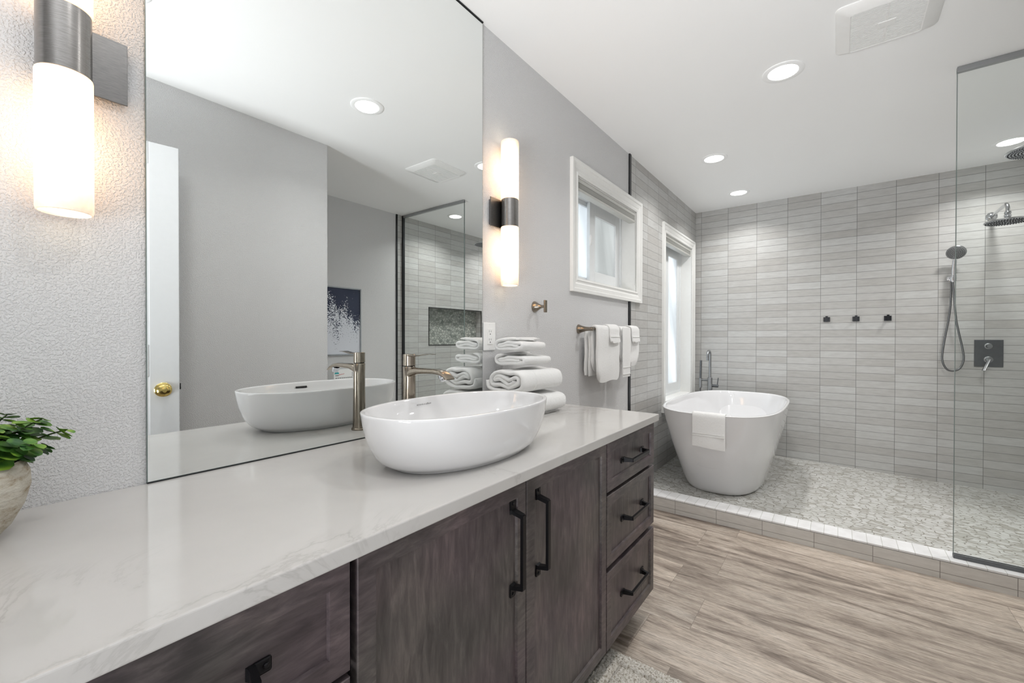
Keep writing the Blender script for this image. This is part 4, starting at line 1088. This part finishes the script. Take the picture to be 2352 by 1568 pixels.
# ------------------------------------------------------------------ ceiling: downlights and fan
def downlight(x, y, label, k=1.0):
    r = empty('recessed_light', (x, y, CZ), label, 'ceiling light', 'round recessed ceiling lights')
    b_ = MB(); b_.lathe([(0.088, 0.0), (0.088, -0.003), (0.084, -0.0055), (0.064, -0.004), (0.061, 0.0)], (x, y, CZ), 'Z', 48, cap0=False, cap1=False); b_.build('trim_ring', 'ceiling_paint', r, smooth=True)
    b_ = MB(); b_.lathe([(0.0625, -0.0030), (0.055, -0.0052), (0.0, -0.006)], (x, y, CZ), 'Z', 48, cap0=False, cap1=False); b_.build('lens', 'led_lens', r, smooth=True)
    lo = area_light('lamp', (0, 0, -0.009), (0, 0, 0), 0.115, 0, DOWN_W * k, (1.0, 0.985, 0.965), 2.35, 'DISK'); lo.parent = r
    return r
downlight(1.423, -0.941, 'round recessed ceiling light over the vanity, seen only in the mirror', 0.45)
downlight(2.458, -0.955, 'largest round recessed ceiling light, next to the fan grille', 0.85)
downlight(3.340, -0.459, 'round recessed ceiling light over the near end of the bathtub', 0.8)
downlight(4.250, -0.468, 'small round recessed ceiling light nearest the far tiled corner', 0.8)
downlight(4.224, -2.073, 'round recessed ceiling light seen through the shower glass')
downlight(3.270, -2.081, 'round recessed ceiling light in the shower, seen in the mirror through the glass screen')
downlight(0.390, -0.941, 'round recessed ceiling light nearest the doorway, above the plant end of the counter', 0.35)

root = empty('exhaust_fan', (2.29, -1.325, CZ), 'square white ceiling exhaust fan grille', 'fan vent')
def rr4(x0, x1, y0, y1, rad, z, n=5):
    out = []
    for cx, cy, a0 in ((x1 - rad, y1 - rad, 0), (x0 + rad, y1 - rad, PI / 2), (x0 + rad, y0 + rad, PI), (x1 - rad, y0 + rad, 1.5 * PI)):
        for k in range(n + 1): a = a0 + PI / 2 * k / n; out.append(Vector((cx + rad * math.cos(a), cy + rad * math.sin(a), z)))
    return out
fx0, fx1, fy0, fy1 = 2.118, 2.462, -1.492, -1.158
ix0, ix1, iy0, iy1 = 2.165, 2.435, -1.437, -1.210
b_ = MB(); b_.rings([rr4(fx0, fx1, fy0, fy1, 0.025, CZ), rr4(fx0, fx1, fy0, fy1, 0.025, CZ - 0.004), rr4(fx0 + 0.006, fx1 - 0.006, fy0 + 0.006, fy1 - 0.006, 0.022, CZ - 0.010), rr4(ix0 - 0.004, ix1 + 0.004, iy0 - 0.004, iy1 + 0.004, 0.012, CZ - 0.022), rr4(ix0, ix1, iy0, iy1, 0.008, CZ - 0.020), rr4(ix0, ix1, iy0, iy1, 0.008, CZ - 0.016)], True, False, False)
b_.build('fan_frame', 'plastic_white', root, smooth=True, angle=30)
b_ = MB(); b_.box(ix0 - 0.002, ix1 + 0.002, iy0 - 0.002, iy1 + 0.002, CZ - 0.014, CZ - 0.012); b_.build('grille_backing', 'vent_slot', root)
b_ = MB(); ns = 27
for k in range(ns):
    xc = ix0 + (ix1 - ix0) * (k + 0.5) / ns; b_.box(xc - 0.0029, xc + 0.0029, iy0, iy1, CZ - 0.021, CZ - 0.0150)
ym = (iy0 + iy1) / 2
b_.build('grille_slats', 'plastic_white', root)
b_ = MB(); b_.box(ix0, ix1, ym - 0.003, ym + 0.003, CZ - 0.0214, CZ - 0.0125); b_.build('grille_rib', 'plastic_white', root)
b_ = MB(); b_.box(2.300 - 0.020, 2.300 + 0.020, ym - 0.028, ym + 0.028, CZ - 0.0235, CZ - 0.018, 0.001); b_.build('centre_cap', 'plastic_white', root)

# ------------------------------------------------------------------ bath rug
root_loc = (1.08, -0.80, 0.0)
b_ = MB(); x0, x1, y0, y1 = 0.72, 1.458, -1.12, -0.508
nx, ny = 185, 150; grid = []
for i in range(nx + 1):
    row = []
    for j in range(ny + 1):
        x = x0 + (x1 - x0) * i / nx; y = y0 + (y1 - y0) * j / ny
        d = min(x - x0, x1 - x, y - y0, y1 - y)
        h = 0.026 * min(1.0, (d / 0.018)) ** 0.5 if d > 0 else 0.0
        for g in (0.066, 0.135):
            h -= 0.015 * math.exp(-((d - g) / 0.006) ** 2)
        h += 0.0050 * noise.noise(Vector((x * 110, y * 110, 0))) + 0.0030 * noise.noise(Vector((x * 260, y * 260, 3)))
        if d <= 0: h = 0.001
        row.append(b_.bm.verts.new((x, y, max(h, 0.001) + 0.0005)))
    grid.append(row)
for i in range(nx):
    for j in range(ny): b_.face((grid[i][j], grid[i + 1][j], grid[i + 1][j + 1], grid[i][j + 1]))
tag(b_.build('bath_rug', 'rug_pile', org=root_loc, smooth=True, angle=180), 'fluffy beige bath rug on the wood floor in front of the vanity', 'rug')

# ------------------------------------------------------------------ toilet nook (seen only in the mirror)
r = empty('framed_print', (2.19, YR, 1.30), 'framed abstract ink print, dark drops on white, on the nook wall', 'picture')
b_ = MB(); ax0, ax1, az0, az1 = 1.955, 2.414, 0.985, 1.618
for q in ((ax0, ax0 + 0.012, az0, az1), (ax1 - 0.012, ax1, az0, az1), (ax0 + 0.012, ax1 - 0.012, az0, az0 + 0.012), (ax0 + 0.012, ax1 - 0.012, az1 - 0.012, az1)): b_.box(q[0], q[1], YR + 0.001, YR + 0.022, q[2], q[3], 0.001)
b_.build('picture_frame', 'brushed_steel', r)
b_ = MB(); b_.box(ax0 + 0.012, ax1 - 0.012, YR + 0.002, YR + 0.014, az0 + 0.012, az1 - 0.012); b_.build('print', 'ink_print', r)

tx, ty = 2.17, YR
root = empty('toilet', (tx, ty + 0.35, 0), 'white toilet under the framed print in the nook', 'toilet')
b_ = MB(); b_.box(tx - 0.21, tx + 0.21, ty + 0.02, ty + 0.20, 0.38, 0.735, 0.02, 3); b_.build('tank', 'ceramic', root, smooth=True)
b_ = MB(); b_.box(tx - 0.22, tx + 0.22, ty + 0.012, ty + 0.21, 0.736, 0.765, 0.010, 3); b_.build('tank_lid', 'ceramic', root, smooth=True)
b_ = MB(); cy = ty + 0.43
b_.rings([sell(tx, cy - 0.03, 0.11, 0.22, 2.6, 0.0), sell(tx, cy - 0.03, 0.10, 0.21, 2.6, 0.12), sell(tx, cy, 0.14, 0.22, 2.4, 0.25), sell(tx, cy, 0.185, 0.25, 2.3, 0.36), sell(tx, cy, 0.19, 0.255, 2.3, 0.395)]); b_.build('bowl', 'ceramic', root, smooth=True)
b_ = MB(); b_.rings([sell(tx, cy, 0.188, 0.25, 2.3, 0.396), sell(tx, cy, 0.192, 0.255, 2.3, 0.41), sell(tx, cy, 0.185, 0.248, 2.3, 0.425)]); b_.build('seat_lid', 'plastic_white', root, smooth=True)
r = empty('tissue_box', (2.165, YR + 0.10, 0.766), 'white printed carton with a teal mark standing on the toilet tank', 'box')
b_ = MB(); b_.box(2.055, 2.275, YR + 0.05, YR + 0.15, 0.766, 0.862, 0.001); b_.build('carton', 'plastic_white', r)
b_ = MB(); ys = YR + 0.1505
poly = [(2.082 + 0.022 * math.cos(PI * k / 12), 0.826 + 0.020 * math.sin(PI * k / 12)) for k in range(13)]
b_.prism(poly, 'Y', ys, ys + 0.0006); b_.build('teal_mark', 'teal_ink', r)
b_ = MB()
b_.box(2.068, 2.100, ys, ys + 0.0006, 0.808, 0.815); 
for k in range(9): b_.box(2.070 + k * 0.019, 2.083 + k * 0.019, ys, ys + 0.0006, 0.786, 0.793)
for k in range(4): b_.box(2.232, 2.238, ys, ys + 0.0006, 0.800 + k * 0.010, 0.806 + k * 0.010)
b_.build('printed_bars', 'ink_grey', r)
b_ = MB(); b_.prism([(2.10, 0.815), (2.155, 0.824), (2.155, 0.827), (2.10, 0.819)], 'Y', ys, ys + 0.0006); b_.build('red_stripe', 'red_ink', r)
